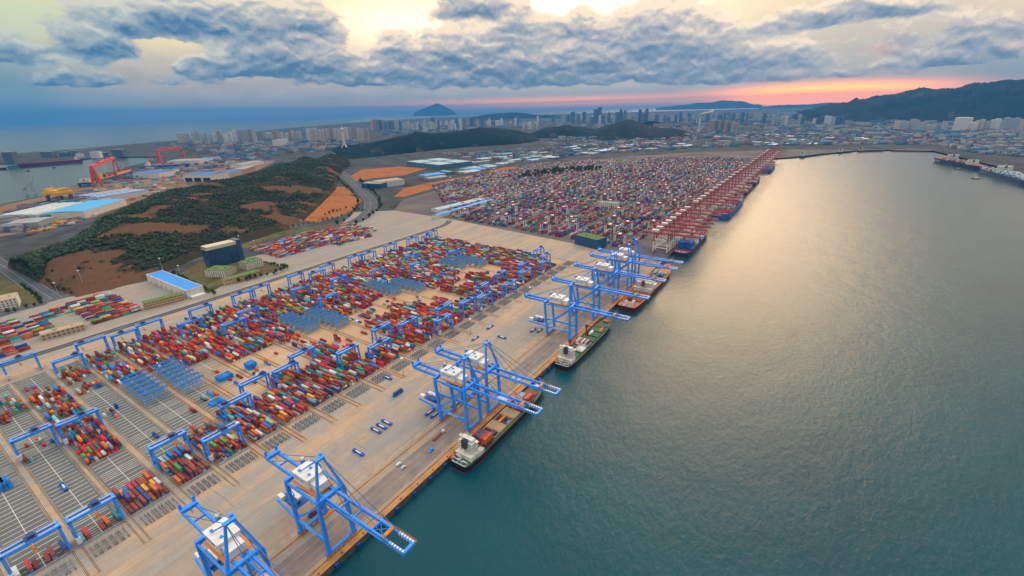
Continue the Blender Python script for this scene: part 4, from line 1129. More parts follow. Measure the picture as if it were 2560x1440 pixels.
for i, c in enumerate([6 if False else 12, 0, 1, 3, 0, 10, 2]):
    for q in range(4 if i else 3): CONT.append(dict(x=13.3 + 2.6 * (i - 3), y=239 + 36.5, z=.6 + 2.6 * q, L=12.19, ax=1, col=c if q > 1 else CR.choice([0, 1, 2, 13]), info=('aft ship', 0, 0, i), tier=q))
for i, c in enumerate([3, 3, 4]): CONT.append(dict(x=13.3 + 2.6 * (i + 0.5), y=239 + 50.2 if i < 2 else 239 + 73, z=.6, L=6.06, ax=1, col=c, info=('aft ship', 0, 1, i), tier=0))
ship_boxes(13.3, 239 + 100.5, 2.0, 7, 3, 2, 'feeder ship', [0, 10, 11, 12, 5, 0, 2], .5)
fm = MB(); fm.tube((0, 149, 8), (0, 149, 17), .4, 6, 0, .2); fm.box(-4, 4, 139, 146, 8.3, 9.6); fm.build('foremast', WHITE, s1)

s2 = ship('feeder_ship', (13.6, 438, WZ), 0, 160, 24, 7.4, navy, trimr, HGREEN, 'black feeder ship with green deck, red deck cranes and white stern bridge', 'container ship')
stern_gear(s2, 24, 6.5); house(s2, 10, 21, 20, 6.5, 6); lifeboat(s2, -9.8, 7, 8.6)
for y0, y1 in ((26, 38), (42, 54), (58, 72), (76, 88), (92, 104), (108, 120), (124, 134)): hatch(s2, 18 if y1 < 122 else 13, y0, y1, 6.5, HGREEN)
for y in (40, 90):
    c = MB(); c.tube((-7.5, y, 6.5), (-7.5, y, 24), 1.3, 8, 0, 1.0); c.box(-9, -6, y - 1.6, y + 1.6, 20, 24); c.beam((-7.5, y, 22), (24 if y > 50 else -5, y + (6 if y > 50 else 24), 25), 1.0, 1.2, 0, .6, .7); c.build('deck_crane', HRED, s2)
ship_boxes(13.6, 438 + 65, 2.2, 7, 2, 1, 'deck ship', [8, 0, 8, 0, 7, 8], .1); ship_boxes(13.6, 438 + 48, 2.2, 7, 1, 1, 'deck ship', [10, 0, 0, 8], .3); ship_boxes(13.6, 438 + 98, 2.2, 6, 1, 1, 'deck ship', [8, 1, 0, 2], .4); ship_boxes(13.6, 438 + 114, 2.2, 5, 1, 1, 'deck ship', [0, 11, 9, 2], .5)
fm = MB(); fm.tube((0, 150, 8.5), (0, 150, 18), .4, 6, 0, .2); fm.box(-4, 4, 141, 147, 8.6, 9.8, 1); fm.build('foremast', [WHITE, HORNG], s2)

s3 = ship('heavy_cargo_ship', (19.4, 646, WZ), 0, 240, 34, 9.0, hullmat('hull_maroon', (.075, .018, .018)), trimr, HORNG, 'maroon cargo ship with orange deck and broad white bridge block amidships', 'cargo ship')
stern_gear(s3, 34, 8.2)
a = MB(); a.box(-7, 7, 12, 24, 8.2, 13); a.build('deck_house', CREAM, s3); a = MB(); a.tube((0, 18, 13), (0, 18, 20), 4, 10, 0, 3.6); a.box(-5, 5, 14, 22, 16, 17); a.build('funnel', HRED, s3)
house(s3, 78, 98, 30, 8.2, 5, HRED)
a = MB(); a.box(4, 15.5, 100, 112, 8.2, 15); a.box(-15, -6, 101, 108, 8.2, 12); a.build('deck_house', CREAM, s3)
for y0, y1 in ((30, 46), (50, 70), (116, 132), (136, 152), (156, 172), (176, 192)): hatch(s3, 26, y0, y1, 8.2, HORNG if y0 > 110 else HRED)
ship_boxes(19.4, 646 + 124, 3.9, 9, 2, 1, 'orange-decked ship', [5, 4, 8, 7], .5); ship_boxes(19.4, 646 + 164, 3.9, 9, 2, 2, 'orange-decked ship', [5, 8, 12, 3, 4], .6); ship_boxes(19.4, 646 + 56, 3.9, 8, 1, 1, 'orange-decked ship', [6, 4, 3], .4)
s4 = ship('container_ship', (19.5, 972, WZ), 0, 232, 33, 10.5, hullmat('hull_navy', (.012, .028, .09)), mat('trim_red', (.36, .03, .05), .5), HRED, 'navy container ship with cream bridge between tall blue container stacks', 'container ship')
stern_gear(s4, 33, 9.6); house(s4, 84, 100, 29, 9.7, 7, DARK)
ship_boxes(19.5, 972 + 36, 4.0, 12, 6, 2, 'navy ship', [3, 3, 3, 4], .02); ship_boxes(19.5, 972 + 112, 4.0, 12, 5, 2, 'navy ship', [3, 4, 3, 8], .2); ship_boxes(19.5, 972 + 146, 4.0, 11, 3, 3, 'navy ship', [8, 7, 0, 4, 5], .5)
for y0 in (64, 108, 142, 160): hatch(s4, 27, y0, y0 + 14, 9.7, HRED)
s5 = ship('container_ship', (24, 1392, WZ), 0, 330, 43, 13, hullmat('hull_bright_blue', (.015, .16, .55)), mat('trim_light_blue', (.1, .35, .7), .5), HRED, 'bright blue container ship with red deck and low mixed cargo', 'container ship')
house(s5, 210, 226, 38, 12, 8, DARK); stern_gear(s5, 43, 12)
ship_boxes(24, 1392 + 24, 6.5, 15, 2, 3, 'bright blue ship', [0, 1, 10, 0], .5); ship_boxes(24, 1392 + 66, 6.5, 15, 4, 4, 'bright blue ship', [3, 4, 5, 9, 2, 7, 3, 12], .6); ship_boxes(24, 1392 + 126, 6.5, 15, 4, 6, 'bright blue ship', [1, 3, 0, 11], .4); ship_boxes(24, 1392 + 236, 6.5, 13, 3, 5, 'bright blue ship', [0, 3, 4], .5)
for y0 in range(14, 290, 17):
    if not 200 < y0 < 230: hatch(s5, 37 if y0 < 250 else 28, y0, y0 + 15, 12, HRED)
s6 = ship('container_ship', (18, 1790, WZ), 0, 190, 30, 11, hullmat('hull_wine', (.14, .02, .035)), mat('trim_red', (.36, .03, .05), .5), HRED, 'wine red container ship moored past the bright blue one', 'container ship')
house(s6, 20, 34, 27, 10, 6); ship_boxes(18, 1790 + 52, 4.5, 10, 3, 8, 'wine red ship', [0, 1, 8, 3], .5)
s7 = ship('container_ship', (18, 2020, WZ), 0, 180, 29, 11, hullmat('hull_navy', (.012, .028, .09)), mat('trim_light_blue', (.1, .35, .7), .5), HGREEN, 'navy container ship with pale bridge moored past the wine red one', 'container ship')
house(s7, 20, 34, 27, 10, 7); ship_boxes(18, 2020 + 52, 4.5, 10, 3, 7, 'second navy ship', [3, 3, 5, 7], .5)
s8 = ship('container_ship', (22, 2440, WZ), 0, 290, 40, 13, hullmat('hull_royal_blue', (.02, .06, .38)), mat('trim_light_blue', (.1, .35, .7), .5), HRED, 'royal blue container ship at the far end of the red crane row', 'container ship')
house(s8, 170, 186, 37, 12, 8); ship_boxes(22, 2440 + 30, 6.5, 14, 4, 9, 'royal blue ship', [5, 2, 12, 3, 4, 0], .5)
def heading(a, b): return math.atan2(-(b[0] - a[0]), b[1] - a[1])
for a, b, B, hc, lab, nm in [((118, 3212), (222, 3424), 30, 'hull_navy', 'navy ship with white bridge at the corner of the basin', 'cargo_ship'), ((300, 3540), (372, 3640), 26, 'hull_black', 'dark coaster moored near the yellow-housed ship at the basin head', 'cargo_ship'),
                            ((402, 3672), (540, 3770), 30, 'hull_navy', 'dark blue ship with yellow deck house at the head of the basin', 'cargo_ship'), ((575, 3780), (790, 3806), 32, 'hull_black', 'long dark low barge along the quay with small red cranes', 'barge')]:
    L = math.dist(a, b)
    o = ship(nm, (a[0], a[1], WZ), heading(a, b), L, B, 8, hullmat(hc, (.012, .02, .05)), mat('trim_light_blue', (.1, .35, .7), .5), HRED, lab, nm.replace('_', ' '))
    if nm == 'barge': hatch(o, B - 6, 14, L - 30, 7.2, HATCH, 1.5)
    else: house(o, 12, 26, B - 4, 7.2, 7 if 'yellow' not in lab else 5, DARK, True, CREAM if 'yellow-' in lab or 'yellow' not in lab else mat('ship_yellow', (.55, .38, .06), .6)); hatch(o, B - 6, 32, L - 24, 7.2, HGREEN, 4)
# the two giants on the far side of the basin
ma, mb_ = (829, 2872), (712, 3238)
s9 = ship('container_ship', (ma[0], ma[1], WZ), heading(ma, mb_), 384, 54, 19, hullmat('hull_deep_navy', (.008, .03, .10)), mat('trim_brown', (.10, .05, .045), .6), HRED, 'huge navy container ship with white hull letters and yellow boxes on deck', 'container ship')
house(s9, 226, 240, 46, 18, 9); house(s9, 70, 84, 46, 18, 6, DARK, False)
fl = MB(); fl.box(-25.5, 25.5, 250, 345, 18, 21.5); fl.build('deck_cover', mat('trim_brown', (.10, .05, .045), .6), s9)
cu = bpy.data.curves.new('lettering', 'FONT'); cu.body = 'MSC'; cu.size = 15; cu.extrude = .15; cu.align_x = 'CENTER'; cu.space_character = 1.5
lt = bpy.data.objects.new('lettering', cu); COL.objects.link(lt); lt.data.materials.append(WHITE)
bpy.context.view_layer.update()
dg = bpy.context.evaluated_depsgraph_get(); me = bpy.data.meshes.new_from_object(lt.evaluated_get(dg)); bpy.data.objects.remove(lt)
lt = bpy.data.objects.new('lettering', me); COL.objects.link(lt); lt.parent = s9
lt.matrix_local = Matrix(((0, 0, -1, -27.4), (-1, 0, 0, 292), (0, 1, 0, 4.5), (0, 0, 0, 1)))
na, nb = (890, 2400), (818, 2846)
s10 = ship('container_ship', (na[0], na[1], WZ), heading(na, nb), 452, 56, 18, hullmat('hull_sea_blue', (.01, .05, .12)), mat('trim_light_blue', (.1, .35, .7), .5), HRED, 'long dark blue container ship with pale bridge behind the two small boats', 'container ship')
house(s10, 246, 262, 48, 17, 9); 
def ship_far_boxes(r_loc, hd, L, B, z, y0, y1, where, cols, tiers, drop):
    c, s = math.cos(hd), math.sin(hd)
    y = y0
    while y < y1:
        for i in range(int(B // 2.6)):
            if CR.random() < drop: continue
            lx = 2.6 * (i - (B // 2.6 - 1) / 2)
            for q in range(max(1, tiers - (CR.random() < .4) - (CR.random() < .3))):
                CONT.append(dict(x=r_loc[0] + lx * c - y * s, y=r_loc[1] + lx * s + y * c, z=z + 2.6 * q, L=12.19, ax=1, col=CR.choice(cols), info=(where, 0, 0, i), tier=q))
        y += 13.2
ship_far_boxes(ma, heading(ma, mb_), 384, 50, 12.5, 95, 215, 'giant', [1, 13, 1, 0, 7], 3, .1)
ship_far_boxes(ma, heading(ma, mb_), 384, 50, 13.0, 252, 285, 'giant', [9, 9, 2], 5, .05)
ship_far_boxes(na, heading(na, nb), 452, 52, 11.5, 275, 400, 'giant', [3, 8, 7, 13, 5], 3, .3)
ship_far_boxes(na, heading(na, nb), 452, 52, 11.5, 20, 235, 'giant', [7, 8, 12, 7, 3], 4, .3)
for (x, y), lab in [((757, 2560), 'small tugboat with pale deck house alone on open water'), ((752, 2872), 'small turquoise launch close under the dark hull with white letters')]:
    o = ship('tugboat', (x - 14, y, WZ), math.radians(-82), 30, 9, 2.6, navy, trimr, HGREEN, lab, 'boat', 'small boats in the basin')
    b = MB(); b.box(-3, 3, 9, 20, 1.7, 4.6); b.box(-2, 2, 13, 19, 4.6, 7); b.tube((0, 14, 7), (0, 14, 11), .2, 6); b.build('wheelhouse', CREAM if 'pale' in lab else mat('launch_turquoise', (.1, .45, .5), .5), o)

# ------------------------------------------------------------------ vehicles on the quay
def guided_vehicle():
    r = empty('guided_vehicle', (0, 0, 0)); c = MB(); c.box(-6.4, 6.4, -1.35, 1.35, .7, 1.5); c.box(-7.2, -4.9, -1.5, 1.5, .8, 2.2); c.box(4.9, 7.2, -1.5, 1.5, .8, 2.2)
    for x in (-4.9, 4.3): c.box(x, x + .6, -1.2, 1.2, 1.5, 2.5)
    c.build('chassis', mat('vehicle_blue', (.01, .10, .46), .45, var=.15), r)
    p = MB(); p.box(-4.2, 4.2, -.5, .5, 1.5, 1.62); p.build('deck_plate', WHITE, r)
    for x in (-5.6, -3.2, 3.2, 5.6):
        for y in (-1.25, 1.25): w = MB(); w.tube((x, y - .28, .6), (x, y + .28, .6), .6, 10); w.build('wheel', TYRE, r)
    return r
GV = None
for (px, py, al, wh) in [(940, 1076, 0, 'nearest of the three parked side by side on the apron'), (954, 1066, 0, 'middle one of the three parked side by side on the apron'), (967, 1056, 0, 'farthest of the three parked side by side on the apron'), (896, 1131, 0, 'parked alone on the grey apron behind the second crane'),
                         (969, 944, 0, 'by the end of a container block, past the loaded one'), (1188, 846, 1, 'driving behind the masts of the paired cranes'), (1255, 843, 0, 'on the open apron beyond the paired cranes'), (1225, 818, 1, 'driving along the apron near the block ends'),
                         (1333, 825, 1, 'under the back of the crane by the green-decked ship, nearer one'), (1349, 826, 1, 'under the back of the crane by the green-decked ship, farther one'), (1075, 1030, 1, 'under the back of the paired cranes, nearer one'), (1088, 1036, 1, 'under the back of the paired cranes, farther one'),
                         (1140, 1010, 1, 'under the legs of the first paired crane'), (1205, 985, 1, 'under the legs of the second paired crane'), (792, 1278, 1, 'carrying a red box beneath the lone quay crane'), (160, 1217, 0, 'standing alone on a marked block floor'), (995, 984, 1, 'carrying a blue box along the apron'), (1020, 870, 0, 'waiting at transfer racks, half hidden')]:
    if GV is None: o = GV = guided_vehicle()
    else: o = copy_tree(GV)
    p = at(px, py, 1); o.location = (p[0], p[1], .1); o.rotation_euler.z = math.pi / 2 if al else 0
    tag(o, 'blue flat guided vehicle ' + wh, 'vehicle', 'blue driverless container vehicles')
    if 'carrying' in wh:
        CONT.append(dict(x=p[0], y=p[1], z=2.6, L=12.19, ax=1, col=3 if 'blue box' in wh else 0, info=('vehicle deck', 0, 0, 3 if 'blue' in wh else 4), tier=0))
def van(px, py, col, lab):
    p = at(px, py); r = empty('parked_van', (p[0], p[1], .1), 0, lab, 'van', 'vans on the quay road')
    b = MB(); b.box(-1.0, 1.0, -2.6, 2.6, .45, 1.35); b.prism([(-.95, -2.4), (.95, -2.4), (.95, 1.5), (-.95, 1.5)], 1.35, 2.25); b.build('body', col, r)
    g = MB(); g.box(-.85, .85, 1.5, 1.56, 1.4, 2.1); g.box(.95, 1.0, -2.0, 1.2, 1.5, 2.1); g.box(-1.0, -.95, -2.0, 1.2, 1.5, 2.1); g.build('window', GLASS, r)
    for x in (-1, 1):
        for y in (-1.7, 1.7): w = MB(); w.tube((x - .12, y, .38), (x + .12, y, .38), .38, 10); w.build('wheel', TYRE, r)
van(997, 1163, WHITE, 'white van on the quay road, closer to the landward crane rail'); van(1009, 1171, mat('van_silver', (.5, .55, .65), .4), 'silver blue van on the quay road beside a white van')
p = at(1078, 1128); r = empty('small_tractor', (p[0], p[1], .1), 0, 'small dark blue tractor parked near the stern of the nearest ship', 'tractor')
b = MB(); b.box(-1.2, 1.2, -2.5, 2.5, .5, 1.4); b.box(-1.1, 1.1, -.5, 1.8, 1.4, 2.8); b.build('body', BLUE, r)
for x in (-1.2, 1.2):
    for y in (-1.6, 1.6): w = MB(); w.tube((x - .2, y, .5), (x + .2, y, .5), .5, 10); w.build('wheel', TYRE, r)
p = at(1096, 1092); r = empty('trailer_truck', (p[0], p[1], .1), 0, 'red flatbed trailer truck with white cab on the quay road', 'truck')
b = MB(); b.box(-1.25, 1.25, -8, 5.5, 1.0, 1.5); b.build('trailer', HRED, r); b = MB(); b.box(-1.2, 1.2, 6, 9, .6, 3.1); c_ = b.build('cab', WHITE, r); b = MB(); b.box(-1.1, 1.1, 9, 9.06, 1.9, 2.8); b.build('windscreen', GLASS, c_)
for y in (-6.6, -5.3, 3.2, 7.6):
    for x in (-1.15, 1.15): w = MB(); w.tube((x - .2, y, .5), (x + .2, y, .5), .5, 10); w.build('wheel', TYRE, r)
# fenders and bollards on the quay
FN = BO = None
for i in range(-3, 34):
    y = 22.0 + 19.4 * i
    if FN is None:
        m_ = MB(); m_.box(.1, 1.9, -1.5, 1.5, -4.6, -1.2); m_.box(1.9, 2.2, -1.7, 1.7, -4.8, -1.0); FN = o = m_.build('quay_fender', mat('fender_blue', (.012, .05, .26), .6))
        m_ = MB(); m_.tube((0, 0, 0), (0, 0, .7), .4, 8, 0, .34); m_.tube((0, 0, .7), (0, 0, 1.0), .62, 8); BO = m_.build('mooring_bollard', DARK)
        bo = BO
    else: o = FN.copy(); COL.objects.link(o); bo = BO.copy(); COL.objects.link(bo)
    o.location = (0, y, 0); bo.location = (-1.7, y + 7, .1)
    tag(o, 'blue fender hanging on the quay wall, %s along the berth' % nth(i + 3), 'fender', 'blue fenders along the quay')
    tag(bo, 'dark mooring bollard on the ochre quay edge, %s along the berth' % nth(i + 3), 'bollard', 'bollards along the quay')
# tall light masts
LM = None
for (px, py, h, wh) in [(412, 690, 38, 'behind the blue-roofed shed'), (211, 718, 34, 'at the road junction by the hill'), (671, 458, 30, 'on the hill slope'), (602, 735 - 120, 26, 'in the dry grass near the glass office'), (640, 628, 26, 'beside the office complex fence'), (803, 578, 28, 'by the far container lot'),
                         (758, 576, 28, 'behind the far container lot'), (453, 692, 24, 'at the corner of the office garden'), (1143, 832, 24, 'at the block ends'), (608, 1106, 24, 'at the quay end of a block, nearest'), (1010, 942, 26, 'at the tan apron corner'), (1177, 835, 24, 'at the apron edge past the tan corner'), (148, 740, 26, 'on the road verge near the white house'), (1325, 752, 24, 'by the last open block floor')]:
    if LM is None:
        LM = o = empty('light_mast', (0, 0, 0)); m_ = MB(); m_.tube((0, 0, 0), (0, 0, 30), .55, 8, 0, .25); m_.build('pole', GREY, o); m_ = MB(); m_.tube((0, 0, 29.6), (0, 0, 30.2), 1.6, 10)
        for a in range(6): m_.box(1.5 * math.cos(a * 1.047) - .4, 1.5 * math.cos(a * 1.047) + .4, 1.5 * math.sin(a * 1.047) - .4, 1.5 * math.sin(a * 1.047) + .4, 29.2, 29.6)
        m_.build('lamp_ring', WHITE, o)
    else: o = copy_tree(LM)
    p = at(px, py); o.location = (p[0], p[1], 0); o.scale = (1, 1, h / 30)
    tag(o, 'tall slim light mast ' + wh, 'light mast', 'tall light masts')
# ------------------------------------------------------------------ buildings near the terminal
BEIGE = mat('beige_render', (0.50, 0.33, 0.17), .85, var=.15, scale=.2)
LIGHTW = mat('pale_wall', (0.62, 0.58, 0.52), .8, var=.12, scale=.15, dirt=(.45, .4, .33), dirt_amt=.4)
ROOFB = mat('blue_sheet_roof', (0.02, 0.26, 0.74), .5, var=.12, scale=.1)
ROOFG = mat('green_roof', (0.10, 0.18, 0.04), .9, var=.35, scale=.2)
ROOFT = mat('tan_roof', (0.42, 0.31, 0.21), .9, var=.2, scale=.1)
TEALW = mat('teal_glass_wall', (0.012, 0.065, 0.14), .2, var=.35, scale=.12, spec=.6)
GREYR = mat('grey_roof', (0.30, 0.31, 0.31), .9, var=.25, scale=.05)
PALEB = mat('pale_blue_roof', (0.33, 0.45, 0.52), .6, var=.2, scale=.03)
WINM = {}
def building(name, a, b, depth, h, wall, roof, cols, rows, label, cat='building', group=None, gable=0.0, sideways=False, parts=True):
    """Front edge from a to b on the ground, body behind it."""
    ax, ay = a[0], a[1]; L = math.dist(a[:2], b[:2]); th = math.atan2(b[1] - ay, b[0] - ax)
    r = empty(name, (ax, ay, 0), th, label, cat, group)
    m_ = MB(); m_.box(0, L, 0, depth, -.5, h); m_.build('wall', wall, r)
    m_ = MB()
    if gable:
        for x in np.linspace(0, L, 2): pass
        m_.add([(-.4, -.4, h), (L + .4, -.4, h), (L + .4, depth + .4, h), (-.4, depth + .4, h), (-.4, depth / 2, h + gable), (L + .4, depth / 2, h + gable)], [(0, 1, 5, 4), (2, 3, 4, 5), (0, 4, 3), (1, 2, 5)])
    else:
        m_.box(.4, L - .4, .4, depth - .4, h, h + .25)
        for bx in ((0, L, 0, .4), (0, L, depth - .4, depth), (0, .4, .4, depth - .4), (L - .4, L, .4, depth - .4)): m_.box(*bx, h, h + .8)
        m_.box(L * .3, L * .3 + 4, depth * .4, depth * .4 + 3, h + .25, h + 2.2); m_.box(L * .7, L * .7 + 3, depth * .5, depth * .5 + 3, h + .25, h + 1.8)
    m_.build('roof', roof, r)
    if cols:
        sw = min(2.2, L / cols * .5); sh = min(1.8, h / rows * .5); key = (round(sw, 2), round(sh, 2))
        for i in range(cols):
            for j in range(rows):
                if key not in WINM:
                    m_ = MB(); m_.box(-sw / 2, sw / 2, -.06, .05, -sh / 2, sh / 2); o = m_.build('window', GLASS, r); WINM[key] = o.data
                else: o = bpy.data.objects.new('window', WINM[key]); COL.objects.link(o); o.parent = r
                o.location = (L * (i + .5) / cols, 0, h * (j + .55) / rows)
    return r
def nb(pa, pb, *args, **kw): return building(args[0], at(*pa), at(*pb), *args[1:], **kw)
# shed with the bright blue roof, long in the direction of the quay normal
o = building('blue_roof_shed', (-657, 302), (-826, 302), -26, 15, LIGHTW, ROOFB, 0, 0, 'long pale shed with a bright blue sheet roof beside a bare yard')
bpy.data.objects.remove(o.children[0]); bpy.data.objects.remove(o.children[0])
o.rotation_euler.z = 0; o.location = (-826, 298, 0)
m_ = MB(); m_.box(0, 170, 0, 28, 0, 14.5); w_ = m_.build('wall', LIGHTW, o)
m_ = MB(); m_.box(1.2, 168.8, 1.2, 26.8, 14.5, 15.0, 0)
for bx in ((0, 170, 0, 1.2), (0, 170, 26.8, 28), (0, 1.2, 1.2, 26.8), (168.8, 170, 1.2, 26.8)): m_.box(*bx, 14.5, 15.6, 1)
m_.build('roof', [ROOFB, LIGHTW], o)
for i in range(7): m_ = MB(); m_.box(14 + i * 22, 20 + i * 22, -.06, .02, 0, 5.5); m_.build('door', GREYR, w_)
m_ = MB(); m_.box(170, 182, 3, 24, 0, 4.2); m_.build('loading_annex', WHITE, o)
building('office_block', (-662, 236), (-653, 292), 15, 12.5, BEIGE, ROOFG, 16, 3, 'long beige office block with green roof and three rows of windows', gable=1.2).rotation_euler.z += 0
building('office_block', (-663, 366), (-656, 430), 16, 11.5, BEIGE, ROOFG, 14, 2, 'beige office block with green roof in front of the glass office tower', gable=1.2)
building('tan_hall', (-664, 108), (-656, 156), 20, 9, mat('tan_wall', (.46, .33, .20), .85), ROOFT, 9, 2, 'low tan hall with flat roof between container rows and the road')
building('white_house', at(-22, 783)[:2], at(50, 768)[:2], 40, 17, LIGHTW, ROOFT, 7, 4, 'white four storey building with tan roof at the road junction')
g = building('glass_office_tower', at(528, 672)[:2], at(613, 650)[:2], 26, 39, TEALW, mat('cream_roof', (.60, .50, .36), .8), 12, 9, 'dark blue glass office tower with cream roof frame')
m_ = MB(); L_ = math.dist(at(528, 672)[:2], at(613, 650)[:2])
for yy in (0, 8, 17, 25): m_.box(1, L_ * .86, yy, yy + 1, 39.8, 45)
m_.box(1, L_ * .86, 0, 26, 45, 45.8); m_.build('roof_frame', mat('cream_roof', (.60, .50, .36), .8), g)
m_ = MB(); m_.box(L_ * .86, L_, -1, 27, 0, 48); m_.build('stair_tower', TEALW, g)
for (pa, pb, lab) in [((515, 692), (566, 694), 'pavilion with white striped front and green roof, before the glass tower'), ((618, 676), (660, 664), 'pavilion with white striped front and green roof, beyond the glass tower')]:
    o = building('striped_pavilion', at(*pa)[:2], at(*pb)[:2], 30, 14, mat('pavilion_wall', (.36, .32, .24), .85), ROOFG, 0, 0, lab, group='striped pavilions by the glass tower')
    L_ = math.dist(at(*pa)[:2], at(*pb)[:2])
    for i in range(9): m_ = MB(); x = L_ * (i + .5) / 9; m_.box(x - .9, x + .9, -.8, 0, 0, 13.5); m_.build('fin', WHITE, o)
o = building('blue_green_depot', (-214, 938), (-150, 920), 34, 22, mat('depot_blue', (.015, .07, .19), .6), mat('depot_green', (.08, .15, .03), .9, var=.3), 0, 0, 'dark blue depot with leafy green roof beside the older terminal')
o = building('white_office', (-330, 1338), (-268, 1338), 22, 20, LIGHTW, GREYR, 9, 5, 'white five storey office standing among the container rows')
o = building('blue_long_shed', (-690, 985), (-684, 1262), 18, 10, LIGHTW, ROOFB, 0, 0, 'very long narrow shed with bright blue roof in the older terminal', gable=3)
o = building('grey_long_shed', (-742, 1050), (-722, 1270), 34, 9, LIGHTW, PALEB, 0, 0, 'wide pale shed with grey roof beside the long blue one', gable=3)
o = nb((950, 470), (1012, 462), 'white_block', 70, 24, LIGHTW, ROOFT, 10, 5, 'white five storey block beside the winding road')
o = nb((905, 470), (952, 472), 'blue_block', 50, 20, mat('depot_blue', (.015, .07, .19), .6), GREYR, 8, 4, 'low blue block joined to the white one by the winding road')
o = nb((1018, 414), (1098, 424), 'big_warehouse', 230, 24, mat('teal_wall', (.05, .16, .22), .7), PALEB, 0, 0, 'big teal warehouse with four pale roof fields behind the red earth', cat='warehouse')
L_ = math.dist(at(1018, 414)[:2], at(1098, 424)[:2])
m_ = MB(); m_.box(0, L_, 112, 118, 24.3, 27); m_.box(L_ * .48, L_ * .52, 1, 229, 24.3, 26.5); m_.build('roof_ridge', mat('teal_wall', (.05, .16, .22), .7), o)

# ------------------------------------------------------------------ warehouses and works beyond the terminals
WR = random.Random(21)
roofs = [(ROOFB, 'blue'), (PALEB, 'pale blue'), (GREYR, 'grey'), (mat('works_white_roof', (.42, .43, .43), .8, var=.25, scale=.02), 'white'), (mat('turquoise_roof', (.08, .34, .42), .6, var=.2, scale=.03), 'turquoise'), (mat('brick_roof', (.34, .13, .09), .8, var=.2), 'brick red'), (ROOFT, 'tan')]
def warehouse(x, y, L, W, h, th, ri, label):
    r = empty('warehouse', (x, y, 0), th, label, 'warehouse', 'warehouses behind the terminals')
    m_ = MB(); m_.box(-L / 2, L / 2, -W / 2, W / 2, -.5, h); m_.build('wall', mat('works_wall', (.26, .28, .30), .8, var=.25, scale=.03) if WR.random() < .6 else mat('works_dark_wall', (.10, .13, .17), .8, var=.25, scale=.03), r)
    m_ = MB(); n = max(1, int(W // 28))
    for i in range(n):
        y0 = -W / 2 + W * i / n; y1 = -W / 2 + W * (i + 1) / n; g_ = 2.5
        m_.add([(-L / 2 - .5, y0, h), (L / 2 + .5, y0, h), (L / 2 + .5, y1, h), (-L / 2 - .5, y1, h), (-L / 2 - .5, (y0 + y1) / 2, h + g_), (L / 2 + .5, (y0 + y1) / 2, h + g_)], [(0, 1, 5, 4), (2, 3, 4, 5), (0, 4, 3), (1, 2, 5)])
    m_.build('roof', roofs[ri][0], r)
    return r
zones = [('east of the big teal warehouse', [(1110, 402), (1250, 385), (1400, 372), (1420, 398), (1300, 408), (1180, 432)], 22, .23), ('north of the older terminal', [(1420, 365), (1700, 352), (1760, 358), (1700, 372), (1440, 388)], 26, .2),
         ('at the far head of the basin', [(1780, 345), (2050, 335), (2180, 350), (2080, 362), (1850, 366)], 24, .1), ('below the mountain', [(2100, 322), (2330, 322), (2400, 345), (2200, 345)], 16, .1),
         ('along the strip between the red fields', [(1060, 440), (1180, 422), (1290, 404), (1300, 408), (1190, 430), (1075, 450)], 9, .23)]
def inside(p, poly):
    c = False; j = len(poly) - 1
    for i in range(len(poly)):
        if (poly[i][1] > p[1]) != (poly[j][1] > p[1]) and p[0] < (poly[j][0] - poly[i][0]) * (p[1] - poly[i][1]) / (poly[j][1] - poly[i][1]) + poly[i][0]: c = not c
        j = i
    return c
def sample(poly, rnd):
    xs = [p[0] for p in poly]; ys_ = [p[1] for p in poly]
    while True:
        p = (rnd.uniform(min(xs), max(xs)), rnd.uniform(min(ys_), max(ys_)))
        if inside(p, poly): return p
placed = []
for zn, poly, n, th in zones:
    cnt = 0; tries = 0; per = {}
    while cnt < n and tries < 400:
        tries += 1
        p = at(*sample(poly, WR)); L = WR.uniform(60, 150); W = WR.uniform(28, 80)
        if any(math.hypot(p[0] - q[0], p[1] - q[1]) < (L + q[2]) * .42 for q in placed): continue
        ri = WR.choice([0, 0, 1, 1, 2, 2, 3, 4, 5, 6]); placed.append((p[0], p[1], L))
        k_ = per.get(ri, 0); per[ri] = k_ + 1
        warehouse(p[0], p[1], L, W, WR.uniform(8, 15), math.pi / 2 - th + WR.choice((0, 0, math.pi / 2)), ri, '%s %s-roofed low warehouse %s' % (nth(k_), roofs[ri][1], zn))
        cnt += 1
